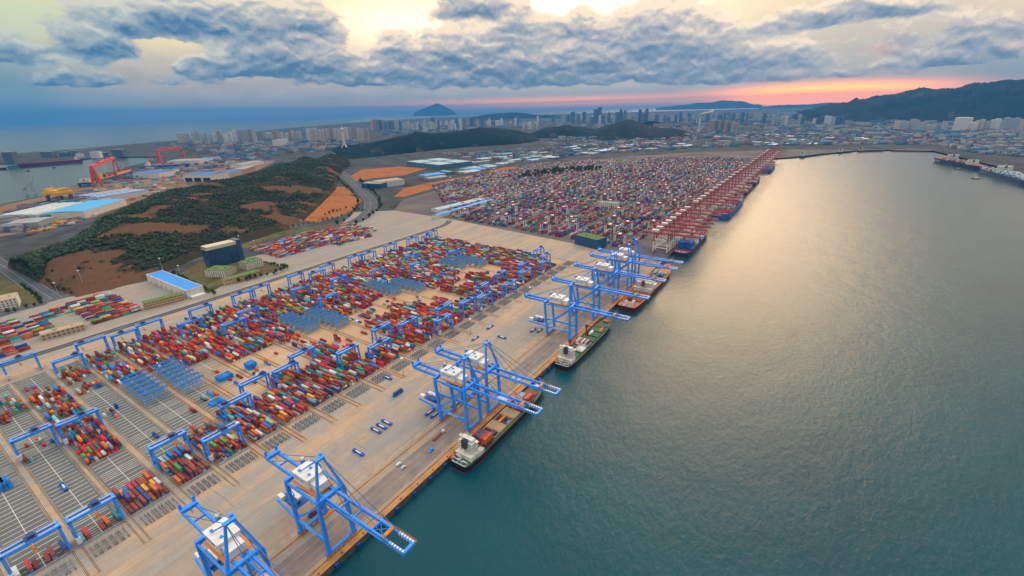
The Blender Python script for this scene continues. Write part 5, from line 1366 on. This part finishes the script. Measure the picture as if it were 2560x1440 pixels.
# ------------------------------------------------------------------ the shipyard on the western bay
YBLUE = mat('yard_blue_roof', (.03, .14, .42), .6, var=.2, scale=.02)
for (pa, pb, D, h, wl, rf, lab) in [((215, 545), (318, 512), 120, 22, LIGHTW, mat('bright_cyan_roof', (.05, .38, .70), .6), 'cyan-roofed shipyard hall partly hidden by the wooded hill'), ((100, 552), (225, 520), 130, 20, LIGHTW, PALEB, 'pale striped shipyard hall west of the cyan-roofed one'),
                          ((255, 508), (375, 488), 170, 20, LIGHTW, YBLUE, 'deep blue striped roof hall above the wooded hill crest'), ((20, 575), (100, 570), 80, 18, mat('sage_wall', (.25, .30, .28), .8), GREYR, 'grey green shipyard shed at the western frame edge'),
                          ((462, 455), (530, 455), 120, 34, LIGHTW, YBLUE, 'tall pale hall with three dark doorways facing the hill'), ((532, 453), (610, 440), 100, 28, mat('sand_wall', (.55, .43, .27), .85), YBLUE, 'sand-coloured hall with blue roof next to the three-door hall'),
                          ((335, 447), (400, 445), 170, 26, LIGHTW, YBLUE, 'long blue-roofed hall with sand gable behind the red gantry'), ((605, 420), (660, 410), 80, 20, LIGHTW, GREYR, 'white office row at the eastern shipyard gate'), ((515, 405), (555, 402), 160, 22, mat('sand_wall', (.55, .43, .27), .85), YBLUE, 'sand hall with blue roof near the far dock'),
                          ((420, 412), (500, 410), 150, 24, LIGHTW, GREYR, 'pale flat hall beside the far red gantry'), ((610, 435), (640, 425), 60, 24, mat('brick_wall', (.35, .16, .12), .85), GREYR, 'brick red block at the foot of the wooded ridge'), ((695, 365), (722, 362), 60, 60, LIGHTW, GREYR, 'cream apartment slab standing alone above the shipyard')]:
    o = building('shipyard_hall', at(*pa)[:2], at(*pb)[:2], D, h, wl, rf, 0, 0, lab, 'hall', 'halls of the shipyard', gable=3.0)
    L_ = math.dist(at(*pa)[:2], at(*pb)[:2])
    if 'doorways' in lab:
        for i in range(3): m_ = MB(); m_.box(L_ * (.04 + .33 * i), L_ * (.30 + .33 * i), -.2, .1, 0, 20); m_.build('door', HOLD if False else mat('door_dark', (.01, .02, .05), .8), o)
    if 'striped' in lab:
        for i in range(4): m_ = MB(); m_.box(2, L_ - 2, D * (.12 + .22 * i), D * (.12 + .22 * i) + 9, h + .2, h + 3.8); m_.build('roof_light', WHITE, o)
def goliath(pa, pb, zt, label, thick, sc=1.0):
    a = at(*pa); b = at(*pb); L = math.dist(a[:2], b[:2]); th = math.atan2(b[1] - a[1], b[0] - a[0])
    r = empty('goliath_crane', (a[0], a[1], 0), th, label, 'gantry crane', 'red goliath cranes of the shipyard'); RD = mat('goliath_red', (.62, .06, .025), .6, var=.15)
    m_ = MB(); m_.box(-8, L + 8, -6, 6, zt, zt + thick); m_.build('girder', RD, r)
    for x, w2 in ((0, thick * .8), (L, thick * .45)):
        for s in (-1, 1): m_ = MB(); m_.beam((x, s * 16, 0), (x, s * 3, zt), w2 * .7, w2 * .7, 0, w2, w2); m_.build('leg', RD, r)
    m_ = MB(); m_.box(L * .25, L * .25 + 22, -8, 8, zt + thick, zt + thick + 7); m_.box(L * .8, L * .8 + 16, -7, 7, zt + thick, zt + thick + 6); m_.build('trolley', RD, r)
    return r
goliath((246, 468), (296, 436), 84, 'red goliath gantry crane over the orange production hull', 15)
goliath((402, 412), (462, 404), 88, 'red goliath gantry crane at the far dry dock', 14)
for (px, py, h, lab) in [(377, 412, 55, 'dark red dock crane standing on the far quay'), (419, 412, 50, 'orange dock crane under the far goliath'), (487, 405, 60, 'dark red tower crane east of the far goliath'), (85, 480, 70, 'thin grey dock crane with raised jib over the bay'), (65, 482, 40, 'small grey dock crane by the bay shore'), (318, 432, 55, 'red dock crane beside the production hull'), (300, 436, 50, 'pink dock crane behind the goliath leg')]:
    p = at(px, py); r = empty('dock_crane', (p[0], p[1], 0), .4, lab, 'dock crane', 'dock cranes of the shipyard'); M_ = GREY if 'grey' in lab else mat('goliath_red', (.62, .06, .025), .6)
    m_ = MB()
    for sx in (-5, 5):
        for sy in (-5, 5): m_.beam((sx, sy, 0), (sx * .5, sy * .5, h * .45), 1.6)
    m_.box(-4, 4, -4, 4, h * .45, h * .5); m_.build('portal', M_, r)
    m_ = MB(); m_.box(-4, 5, -3.5, 3.5, h * .5, h * .62); m_.beam((3, 0, h * .55), (26, 8, h), 2.0, 2.0, 0, 1.0, 1.0); m_.beam((-2, 0, h * .6), (-1, 0, h * .85), 1.5); m_.beam((-1, 0, h * .85), (26, 8, h), .6); m_.build('jib', M_, r)
# rig platform on legs, production hull and moored ships
p = at(155, 508); r = empty('rig_platform', (p[0], p[1], 0), .35, 'yellow rig platform on four thick grey legs ashore', 'platform', None); YL = mat('rig_yellow', (.70, .36, .03), .6, var=.2)
m_ = MB(); m_.box(-36, 36, -30, 30, 38, 46); m_.box(-30, 28, -26, 26, 46, 52); m_.box(-34, -14, -20, 6, 52, 58); m_.box(10, 30, -6, 20, 52, 57)
for x in (-26, 26): m_.box(x - 8, x + 8, -30, 30, 32, 38)
m_.build('deck', YL, r)
for x in (-26, 26):
    for y in (-22, 22): m_ = MB(); m_.tube((x, y, 0), (x, y, 33), 6.5, 10); m_.build('leg', mat('rig_leg', (.10, .11, .15), .7), r)
m_ = MB(); m_.beam((-20, 0, 58), (-20, 0, 92), 3, 3, 0, 1, 1); m_.beam((14, 8, 57), (30, 16, 82), 1.6); m_.build('mast', GREY, r)
a, b = at(212, 470, -4), at(330, 436, -4)
s = ship('production_ship', (a[0], a[1], WZ), heading(a, b), math.dist(a[:2], b[:2]), 58, 26, hullmat('hull_deep_navy', (.008, .03, .10)), mat('trim_orange', (.55, .10, .04), .5), HORNG, 'orange and dark production ship with crowded deck under the red goliath', 'production ship', 'ships at the shipyard')
m_ = MB()
for i in range(16): x = WR.uniform(-20, 12); y = 30 + i * 18; m_.box(x, x + WR.uniform(8, 18), y, y + 13, 25, 25 + WR.uniform(8, 22), WR.choice((0, 1, 2, 0)))
m_.build('process_module', [HORNG, HGREEN, YL], s); house(s, 12, 30, 44, 25, 5, HORNG)
for (pa, pb, B, F, hc, tc, lab, L2) in [((205, 406), (42, 420), 46, 24, hullmat('hull_purple', (.10, .015, .06)), 'trim_red', 'long dark purple tanker moored along the far mole', 0), ((362, 424), (478, 419), 44, 24, hullmat('hull_royal_blue', (.02, .06, .38)), 'trim_light_blue', 'royal blue hull with red bottom lying in the dock', 0), ((-30, 425), (18, 424), 40, 12, navy, 'trim_red', 'dark ship cut by the western frame edge', 0)]:
    a, b = at(*pa, -6), at(*pb, -6)
    s = ship('moored_ship', (a[0], a[1], WZ), heading(a, b), math.dist(a[:2], b[:2]), B, F, hc, MATS.get(tc) or HRED, HRED, lab, 'ship', 'ships at the shipyard')
    house(s, 14, 34, B - 6, F - .8, 6, DARK, False); hatch(s, B - 14, 44, math.dist(a[:2], b[:2]) * .75, F - .8, HRED)
for (px, py, lab) in [(68, 429, 'tiny dark workboat on the bay near the tanker bow'), (133, 421, 'tiny dark workboat in the middle of the bay')]:
    p = at(px, py, -6); o = ship('workboat', (p[0], p[1], WZ), 1.0, 34, 11, 4, navy, trimr, DARK, lab, 'boat', 'workboats on the bay'); m_ = MB(); m_.box(-3, 3, 8, 18, 3, 9); m_.build('wheelhouse', DARK, o)
# the mole across the bay with sheds and dock gates
for i, (pa, w_, h_, c_) in enumerate([((15, 413), 24, 130, 'slate'), ((105, 395), 26, 70, 'slate'), ((150, 392), 20, 52, 'slate'), ((180, 390), 16, 60, 'slate'), ((228, 396), 22, 75, 'white'), ((258, 393), 14, 50, 'slate'), ((283, 393), 26, 85, 'slate'), ((200, 394), 12, 45, 'white')]):
    p = at(pa[0], pa[1]); p2 = at(pa[0] + w_, pa[1] - 1); L_ = min(160, math.dist(p[:2], p2[:2]))
    r = building('mole_shed', p[:2], p2[:2], 60, h_ * .7, mat('slate_wall', (.07, .11, .15), .8) if c_ == 'slate' else LIGHTW, GREYR, 0, 0, '%s tall %s shed from the west on the mole across the bay' % (nth(i), c_), 'shed', 'sheds on the mole')
# white observation tower on the ridge, chimney with smoke
p = rz(862, 367, 4230); r = empty('observation_tower', (p[0], p[1], p[2] - 6), 0, 'slim white observation tower with a ball near its top on the dark ridge', 'tower')
m_ = MB()
for a in range(3): c_, s_ = math.cos(a * 2.09), math.sin(a * 2.09); m_.beam((c_ * 26, s_ * 26, 0), (c_ * 8, s_ * 8, 26), 7, 7); m_.beam((c_ * 8, s_ * 8, 26), (c_ * 6, s_ * 6, 135), 6, 6)
m_.build('shaft', WHITE, r); m_ = MB(); m_.ball((0, 0, 143), 15, 0, 12, 8); m_.build('sphere', LIGHTW, r); m_ = MB(); m_.tube((0, 0, 155), (0, 0, 180), 2, 6, 0, .6); m_.build('antenna', WHITE, r)
p = at(1746, 334); r = empty('chimney', (p[0], p[1], 0), 0, 'tall thin pale chimney giving off a wisp of smoke', 'chimney')
m_ = MB(); m_.tube((0, 0, 0), (0, 0, 190), 9, 12, 0, 5.5); m_.build('shaft', LIGHTW, r); m_ = MB(); m_.tube((0, 0, 172), (0, 0, 184), 6.6, 12); m_.build('band', REDW, r)
m_ = MB(); q_ = random.Random(4)
for i in range(26): m_.ball((p[0] + i * 4.2 + q_.uniform(-4, 4), p[1] + i * 1.5 + q_.uniform(-5, 5), 196 + i * .9 + q_.uniform(-5, 5)), 5 + i * .3, 0, 7, 5)
tag(m_.build('chimney_smoke', mat('smoke_white', (.75, .66, .62), 1.0)), kind='stuff')

# ------------------------------------------------------------------ the city
def tower_mat(name, wall, glass, fl=3.4, bay=4.0):
    m = bpy.data.materials.new(name); m.use_nodes = True; t = NT(m.node_tree)
    out = t.n('ShaderNodeOutputMaterial'); b = t.n('ShaderNodeBsdfPrincipled'); t.t.links.new(b.outputs[0], out.inputs[0])
    sep = t.n('ShaderNodeSeparateXYZ'); t.put(sep.inputs[0], t.n('ShaderNodeTexCoord').outputs['Object'])
    z = t.math('GREATER_THAN', t.math('FRACT', t.math('DIVIDE', sep.outputs[2], fl)), .45)
    x = t.math('GREATER_THAN', t.math('FRACT', t.math('DIVIDE', t.math('ADD', sep.outputs[0], sep.outputs[1]), bay)), .35)
    t.put(b.inputs['Base Color'], t.mix(t.math('MULTIPLY', z, x), (*wall, 1), (*glass, 1))); b.inputs['Roughness'].default_value = .6
    return m
TM = [(tower_mat('tower_cream', (.62, .55, .43), (.22, .22, .23)), 'cream'), (tower_mat('tower_grey', (.42, .45, .50), (.16, .20, .25)), 'grey'), (tower_mat('tower_pink', (.46, .31, .26), (.12, .12, .15)), 'pinkish'), (tower_mat('tower_blue', (.07, .16, .27), (.03, .08, .15)), 'blue glass'), (tower_mat('tower_slate', (.15, .19, .27), (.05, .08, .13)), 'slate'), (tower_mat('tower_white', (.70, .70, .67), (.26, .29, .33)), 'white')]
CT = random.Random(77); tcount = {}
def tower(px, yb, yt, wpx, mi, where, point=False, D=None, name='apartment_tower'):
    p = at(px, yb); d = math.hypot(p[0] - CAMPOS[0], p[1])
    q = rz(px, yt, d); h = max(12.0, q[2]); w_ = max(8.0, wpx * d / FOC * .92); dp = w_ * CT.uniform(.7, 1.2)
    r_ = MB(); th = math.atan2(p[0] - CAMPOS[0], p[1])
    if point:
        r_.prism([(-w_ / 2, -dp / 2), (w_ / 2, -dp / 2), (w_ / 2, dp / 2), (-w_ / 2, dp / 2)], 0, h * .75)
        for i in range(4): k = w_ / 2 * (1 - .13 * (i + 1) ** 1.2); r_.prism([(-k, -k), (k, -k), (k, k), (-k, k)], h * (.75 + .0625 * i), h * (.8125 + .0625 * i))
    else:
        k = w_ / 2; r_.box(-k, k, -dp / 2, dp / 2, 0, h - 4); r_.box(-k * .96, -k * .1, -dp / 2 - 2, dp / 2 + 2, 0, h - 7); r_.box(-k * .5, k * .5, -dp * .3, dp * .3, h - 4, h)
    o = r_.build(name, TM[mi][0], None, (p[0], p[1], 0), -th + CT.uniform(-.3, .3))
    key = (where, mi); n = tcount.get(key, 0); tcount[key] = n + 1
    tag(o, '%s %s tower from the west %s' % (nth(n), TM[mi][1], where), 'tower', 'towers of the city beyond the port')
for i, px in enumerate([452, 462, 472, 486, 496, 507, 519, 530, 541, 552, 566, 578, 590, 601, 612, 621, 631, 640]):
    tower(px, 357, (331, 331, 333, 329, 327, 332, 331, 336, 333, 327, 335, 329, 326, 323, 321, 324, 321, 322)[i], CT.uniform(6, 8.5), CT.choice([0, 1, 0, 1, 5, 2]), 'in the shore row behind the shipyard')
for px in range(664, 770, 7):
    if CT.random() < .75: tower(px, 347, CT.uniform(323, 338), CT.uniform(6, 11), CT.choice([1, 2, 5, 0]), 'in the low row between the two shore clusters')
for px in [775, 784, 793, 803, 812, 822, 832, 841, 850, 868, 879, 889, 899, 909, 919]:
    tower(px, 352, CT.uniform(317, 323), CT.uniform(6, 9), CT.choice([0, 1, 2, 5, 0]), 'behind the observation tower')
for px, yt in [(932, 299), (939, 298), (946, 298), (953, 299), (960, 299), (967, 304), (976, 303), (984, 302), (993, 299), (1002, 303), (1012, 306), (1022, 304), (1032, 308), (1044, 305)]:
    tower(px, 326, yt, CT.uniform(6, 9), CT.choice([1, 4, 3, 0, 2]), 'on the hill spur above the shore')
for px in range(1052, 1350, 7):
    for yb in (318, 327):
        if CT.random() < .8 and not (1150 < px < 1300 and yb > 320): tower(px + CT.uniform(-3, 3), yb - (px - 1050) * .012, yb - (px - 1050) * .012 - CT.uniform(8, 26), CT.uniform(4, 7), CT.choice([0, 1, 5, 3, 4, 5]), 'in the pale mass behind the long dark ridge')
for px, yt, w_, mi, pt in [(1394, 298, 8, 1, 0), (1420, 287, 7, 4, 0), (1432, 279, 9, 3, 0), (1447, 290, 8, 4, 0), (1460, 279, 8, 3, 0), (1472, 290, 7, 1, 0), (1488, 273, 10, 3, 0), (1498, 268, 9, 3, 0), (1507, 288, 7, 3, 0), (1516, 287, 7, 1, 0), (1522, 281, 8, 4, 0), (1534, 290, 7, 1, 0), (1542, 280, 9, 4, 0), (1551, 271, 9, 3, 1), (1561, 274, 6, 4, 0), (1572, 281, 8, 1, 0), (1598, 273, 7, 3, 0), (1607, 283, 7, 4, 0), (1615, 271, 7, 3, 0), (1628, 284, 9, 1, 0), (1640, 287, 8, 4, 0), (1404, 296, 8, 1, 0), (1480, 292, 8, 4, 0)]:
    tower(px, 309, yt, w_, mi, 'in the downtown skyline', bool(pt), name='office_tower')
for px in range(1382, 1770, 9):
    if CT.random() < .85: tower(px, 303 + CT.uniform(-8, 8), 0 + CT.uniform(286, 292), CT.uniform(4, 7), CT.choice([1, 4, 3, 5]), 'scattered low around downtown')
for px in range(1636, 1684, 6): tower(px, 319, 309, 4.5, 2, 'in the pink row on the hill saddle')
for px, yt in [(1782, 300), (1789, 301), (1796, 299), (1804, 302), (1812, 304), (1820, 306), (1830, 303), (1838, 308)]: tower(px, 331, yt, 7, CT.choice([1, 2, 4]), 'past the chimney')
for px in range(1700, 2010, 11): tower(px, CT.uniform(290, 312), 0 + CT.uniform(276, 290), CT.uniform(4, 7), CT.choice([1, 4, 3, 1]), 'in the hazy plain before the orange sky')
for px, yt in [(1955, 290), (1963, 290), (1997, 288), (2005, 291), (2034, 296), (2042, 293), (2052, 290), (2062, 289), (2072, 290), (2082, 292), (2092, 290), (2103, 289)]: tower(px, 313, yt, 6.5, CT.choice([1, 3, 5, 1]), 'at the foot of the mountain slope')
for px, yt, w_ in [(2238, 302, 9), (2250, 300, 8), (2262, 304, 9), (2275, 297, 8), (2284, 299, 8), (2297, 306, 14), (2312, 310, 10), (2328, 312, 10), (2358, 308, 8), (2400, 293, 22), (2408, 296, 9), (2422, 305, 20), (2436, 300, 7), (2448, 297, 7), (2462, 302, 8), (2474, 298, 6), (2486, 296, 8), (2498, 300, 7), (2508, 293, 8), (2520, 296, 7), (2532, 294, 8), (2545, 298, 8), (2556, 302, 9)]:
    tower(px, 330, yt, w_, CT.choice([1, 5, 0, 1]), 'under the high mountain', name='apartment_block')
# low roofs of the town, seen as one texture
rr = np.random.default_rng(9); cen = []; siz = []; colr = []; yw = []
TP = [[(420, 362), (900, 345), (900, 372), (700, 385), (640, 410), (560, 398), (450, 372)], [(930, 318), (1380, 300), (1380, 318), (960, 338)], [(1380, 300), (1800, 288), (1800, 330), (1740, 350), (1380, 372)], [(1700, 340), (2560, 318), (2560, 395), (2460, 385), (2330, 362), (2100, 362), (1860, 366)],
      [(1750, 285), (2010, 282), (2300, 305), (2560, 312), (2560, 335), (1760, 335)], [(1080, 385), (1500, 365), (1700, 352), (1840, 366), (1500, 384), (1300, 405)], [(200, 470), (420, 440), (600, 420), (560, 400), (480, 400), (330, 425)], [(0, 540), (150, 500), (240, 480), (260, 500), (120, 555), (0, 590)]]
for poly, n in zip(TP, (420, 420, 900, 1300, 900, 300, 160, 160)):
    for _ in range(n):
        p = at(*sample(poly, WR)); d = math.hypot(p[0], p[1]); s = max(1.0, d / 3500)
        L = WR.uniform(14, 60) * s; W = WR.uniform(10, 26) * s; h = WR.uniform(5, 20) * min(s, 1.6)
        cen.append((p[0], p[1], h / 2 - .3)); siz.append((L, W, h)); yw.append(WR.choice([.2, .2, .9, 1.77, 1.4]))
        colr.append(WR.choice([(.36, .35, .34), (.24, .26, .30), (.48, .45, .40), (.10, .22, .40), (.12, .28, .34), (.36, .18, .12), (.16, .17, .19), (.50, .50, .50)]))
o = boxes_object('town_rooftop_mass', cen, siz, [tuple(np.array(k) * .5 + np.array([0, .01, .025])) for k in colr], tint_mat('town_walls', .8, .25, .02), np.array(yw)); tag(o, 'far low town roofs that read as one mass', 'town', kind='stuff')
cen = []; siz = []; colr = []; yw = []
for poly, n in (([(10, 560), (150, 505), (250, 470), (420, 440), (600, 430), (470, 462), (330, 500), (190, 560), (60, 590)], 420), ([(560, 470 - 90), (700, 372), (640, 400), (560, 412)], 80)):
    for _ in range(n):
        p = at(*sample(poly, WR)); cen.append((p[0], p[1], 2)); siz.append((WR.uniform(5, 34), WR.uniform(4, 14), WR.uniform(2, 9))); yw.append(WR.uniform(0, 3.1)); colr.append(WR.choice([(.4, .12, .05), (.5, .3, .06), (.18, .05, .04), (.45, .43, .4), (.12, .12, .14), (.06, .25, .3), (.35, .2, .1)]))
o = boxes_object('scrap_debris', cen, siz, colr, tint_mat('town_walls', .8, .25, .02), np.array(yw)); tag(o, 'steel sections and clutter lying about the shipyard', 'clutter', kind='stuff')
# ------------------------------------------------------------------ woods on the near hill, roadside trees
def forest():
    r2 = np.random.default_rng(12)
    ico = np.array([(0, 0, 1), (.9, 0, .25), (.28, .85, .2), (-.72, .53, .3), (-.72, -.53, .15), (.28, -.85, .3), (.45, .5, -.35), (-.5, .1, -.4), (.2, -.6, -.35)])
    tri = np.array([(0, 1, 2), (0, 2, 3), (0, 3, 4), (0, 4, 5), (0, 5, 1), (1, 6, 2), (2, 6, 7), (2, 7, 3), (3, 7, 4), (4, 7, 8), (4, 8, 5), (5, 8, 1), (1, 8, 6)])
    V = []; Cc = []
    H = HN; nu, nv = H.shape[:2]
    n = 0
    for _ in range(60000):
        i = r2.uniform(0, nu - 1.001); j = r2.uniform(2, nv * .82)
        i0, j0 = int(i), int(j); a, b = i - i0, j - j0
        p = (H[i0, j0] * (1 - a) + H[i0 + 1, j0] * a) * (1 - b) + (H[i0, j0 + 1] * (1 - a) + H[i0 + 1, j0 + 1] * a) * b
        if p[2] < 4 or soil_mask(p[0], p[1]) > .31 + r2.normal(0, .07): continue
        if mnoise.noise(Vector((p[0] * .018, p[1] * .018, 8))) > .36 + r2.normal(0, .08): continue
        s = r2.uniform(1.3, 3.2) if r2.random() < .8 else r2.uniform(3, 5); k = ico * np.array([s * r2.uniform(.8, 1.2), s * r2.uniform(.8, 1.2), s * r2.uniform(.7, 1.35)]) * r2.uniform(.8, 1.2, (9, 1))
        V.append(k + p + np.array([0, 0, s * .45])); g = r2.uniform(.55, 1.4)
        u_ = r2.random(); Cc.append(np.array([.030, .056, .032] if u_ < .68 else ([.075, .065, .034] if u_ < .85 else [.05, .062, .026])) * g); n += 1
    v = np.concatenate(V); f = (tri[None] + 9 * np.arange(n)[:, None, None]).reshape(-1)
    c = np.repeat(np.array(Cc), 13, 0) * r2.uniform(.7, 1.3, (n * 13, 1))
    o = raw_mesh('forest', v, f, 3, c, tint_mat('leaf_tint', .9, .3, .6, .1)); tag(o, 'dark mixed wood covering the near hill', 'wood', kind='stuff')
    print('forest', n)
forest()
LEAF = {k: mat('leaves_' + k, c, .9, var=.4, scale=.8, spec=.1) for k, c in {'dark': (.035, .075, .032), 'olive': (.06, .075, .025), 'ochre': (.28, .15, .03)}.items()}
BARK = mat('bark', (.06, .045, .03), .9)
TREES = {}
def tree_proto(kind, seed):
    q = random.Random(seed); r = empty('roadside_tree', (0, 0, 0))
    t_ = MB(); t_.tube((0, 0, -.3), (.15, .05, 2.6), .28, 7, 0, .18)
    for a in range(4): t_.tube((.15, .05, 2.3), (1.3 * math.cos(a * 1.6), 1.3 * math.sin(a * 1.6), 4.6), .13, 5, 0, .05)
    t_.build('trunk', BARK, r); c = MB()
    for _ in range(150):
        u = Vector((q.gauss(0, 1), q.gauss(0, 1), q.gauss(0, 1))).normalized() * q.uniform(.45, 1.05)
        p = Vector((u.x * 2.5, u.y * 2.5, 5.0 + u.z * 2.7)); n1 = Vector((q.gauss(0, 1), q.gauss(0, 1), q.gauss(0, 1))).normalized(); n2 = n1.orthogonal().normalized(); n3 = n1.cross(n2); s = q.uniform(.45, .95)
        c.add([p - n2 * s, p + n3 * s * .7, p + n2 * s, p - n3 * s * .7], [(0, 1, 2, 3)])
    c.build('crown', LEAF[kind], r); return r
def trees(pts, kind, where, size=1.0):
    for i, (x, y) in enumerate(pts):
        key = (kind, i % 2)
        if key not in TREES: o = TREES[key] = tree_proto(kind, len(TREES) + 3)
        else: o = copy_tree(TREES[key])
        s = size * RNG.uniform(.8, 1.3); o.location = (x, y, 0); o.scale = (s, s, s * RNG.uniform(.9, 1.15)); o.rotation_euler.z = RNG.uniform(0, 6)
        tag(o, '%s %s tree %s' % (nth(i), {'dark': 'dark green', 'olive': 'olive green', 'ochre': 'ochre autumn'}[kind], where), 'tree', 'trees along the roads and yards')
def along(pix_, n, off=0.0):
    P_ = lerp_path([tuple(at(*p)[:2]) for p in pix_], n); d = np.gradient(P_, axis=0); nn = np.stack([-d[:, 1], d[:, 0]], 1); nn /= np.linalg.norm(nn, axis=1)[:, None]
    return [(p[0] + RNG.uniform(-2, 2), p[1] + RNG.uniform(-2, 2)) for p in P_ + nn * off]
trees(along([(178, 728), (240, 717), (300, 702)], 9), 'ochre', 'in the verge row below the hill', 1.1)
trees(along([(868, 565), (898, 545), (916, 522), (916, 502), (898, 480), (872, 458), (852, 440)], 26, 28), 'dark', 'along the inner side of the winding road', 1.8)
trees(along([(868, 562), (905, 545), (928, 522), (928, 500), (908, 478), (882, 455)], 24, -30), 'dark', 'along the outer side of the winding road', 1.9)
trees(along([(440, 690), (490, 715), (540, 738)], 16), 'dark', 'in the hedge row before the office garden', 1.2)
trees(along([(640, 655), (690, 668), (722, 672), (690, 686), (640, 696), (600, 706)], 22), 'dark', 'around the office garden corner', 1.1)
trees(along([(60, 722), (95, 745), (105, 762), (60, 775), (20, 785)], 18), 'dark', 'around the white house at the junction', 1.2)
trees(along([(20, 670), (80, 705), (120, 735), (150, 745)], 16, 16), 'olive', 'on the hill side of the branch road', 1.2)
trees(along([(300, 700), (400, 672), (480, 645), (560, 622)], 18, 14), 'olive', 'between the hill foot and the yard road', 1.2)
trees(along([(1300, 450), (1360, 440), (1440, 432), (1500, 428)], 24), 'olive', 'in the green belt inside the older terminal', 3.2)
trees(along([(1320, 440), (1400, 430), (1480, 424)], 20), 'dark', 'in the second green belt inside the older terminal', 3.0)
trees(along([(700, 580), (780, 562), (860, 545)], 14, 10), 'ochre', 'along the pink works below the red slope', 1.2)
trees(along([(820, 540), (870, 524), (900, 530)], 10, 10), 'olive', 'at the toe of the red slope', 1.3)
# ------------------------------------------------------------------ containers: the 300 that show largest stand alone, the rest is one mass
def finish_containers():
    occ = {}
    for c in CONT: occ.setdefault((round(c['x'], 0), round(c['y'], 0), round(c['z'], 1)), c)
    lab_occ = {}
    cand = []
    for c in CONT:
        px, py, dz = pix((c['x'], c['y'], c['z'] + 2))
        c['d'] = math.dist((c['x'], c['y'], c['z']), CAMPOS)
        if dz > 0 and 8 < px < 2552 and 0 < py < 1432:
            top = not any((round(c['x'], 0), round(c['y'], 0), round(c['z'] + 2.6 * n, 1)) in occ for n in (1,))
            end = not any(abs(o['x'] - c['x'] - 12.9) < 1 and abs(o['y'] - c['y']) < 1 and abs(o['z'] - c['z']) < .5 for o in ()) and c['info'][0] == 'yard' and c['info'][2] == 0
            if top or end: cand.append((c['d'] * (1.0 if top else 1.12), id(c), c))
    cand.sort(key=lambda t: t[:2])
    chosen = [t[2] for t in cand[:300]]
    ids = {id(c) for c in chosen}
    rest = [c for c in CONT if id(c) not in ids]
    seen = {}
    for c in chosen:
        me = container_mesh(c['L'], c['col'])
        o = bpy.data.objects.new('shipping_container', me); COL.objects.link(o)
        o.location = (c['x'], c['y'], c['z'])
        if c['ax']: o.rotation_euler.z = math.pi / 2
        nme = PAL[c['col']][0]; size = 'long' if c['L'] > 8 else 'short'
        kind, k, i, r = c['info']
        tier = ['ground level', 'second tier', 'third tier', 'fourth tier', 'fifth tier', 'sixth tier'][c['tier']]
        if kind == 'yard':
            wh = '%s, %s bay from railing, %s lane of %s block' % (tier, nth(i), nth(r), nth(k + 2))
        elif kind == 'cover':
            wh = '%s, in lone blue stacks on the yard floor, %s' % (tier, nth(sum(1 for q in seen if 'lone' in q)))
        elif kind in ('aft ship', 'feeder ship', 'deck ship'):
            wh = '%s on %s, %s row, %s bay' % (tier, kind, nth(r), nth(i))
        else:
            wh = '%s, %s, %s line, %s place' % (tier, kind, nth(r), nth(i))
        lab = '%s %s container, %s' % (size, nme, wh)
        n = seen.get(lab, 0); seen[lab] = n + 1
        if n: lab = lab.replace(' container', ' box', 1) + (' %s of twins' % nth(n) if n > 1 else ' twin')
        tag(o, lab, 'container', 'shipping containers stacked in the port')
    cols = np.array([PAL[c['col']][1] for c in rest]); r2 = np.random.default_rng(3)
    cols = cols * r2.uniform(.7, 1.2, (len(cols), 1))
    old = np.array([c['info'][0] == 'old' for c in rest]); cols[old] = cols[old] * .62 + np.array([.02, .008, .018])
    size = np.array([(c['L'], 2.44, 2.55) if not c['ax'] else (2.44, c['L'], 2.55) for c in rest])
    cen = np.array([(c['x'], c['y'], c['z'] + 1.3) for c in rest])
    o = boxes_object('container_rows', cen, size, cols, tint_mat('container_paint', 0.55, 0.22, 0.25))
    tag(o, 'thousands of coloured containers stacked in rows across the port', 'containers', kind='stuff')
    print('containers', len(CONT), 'things', len(chosen))
finish_containers()
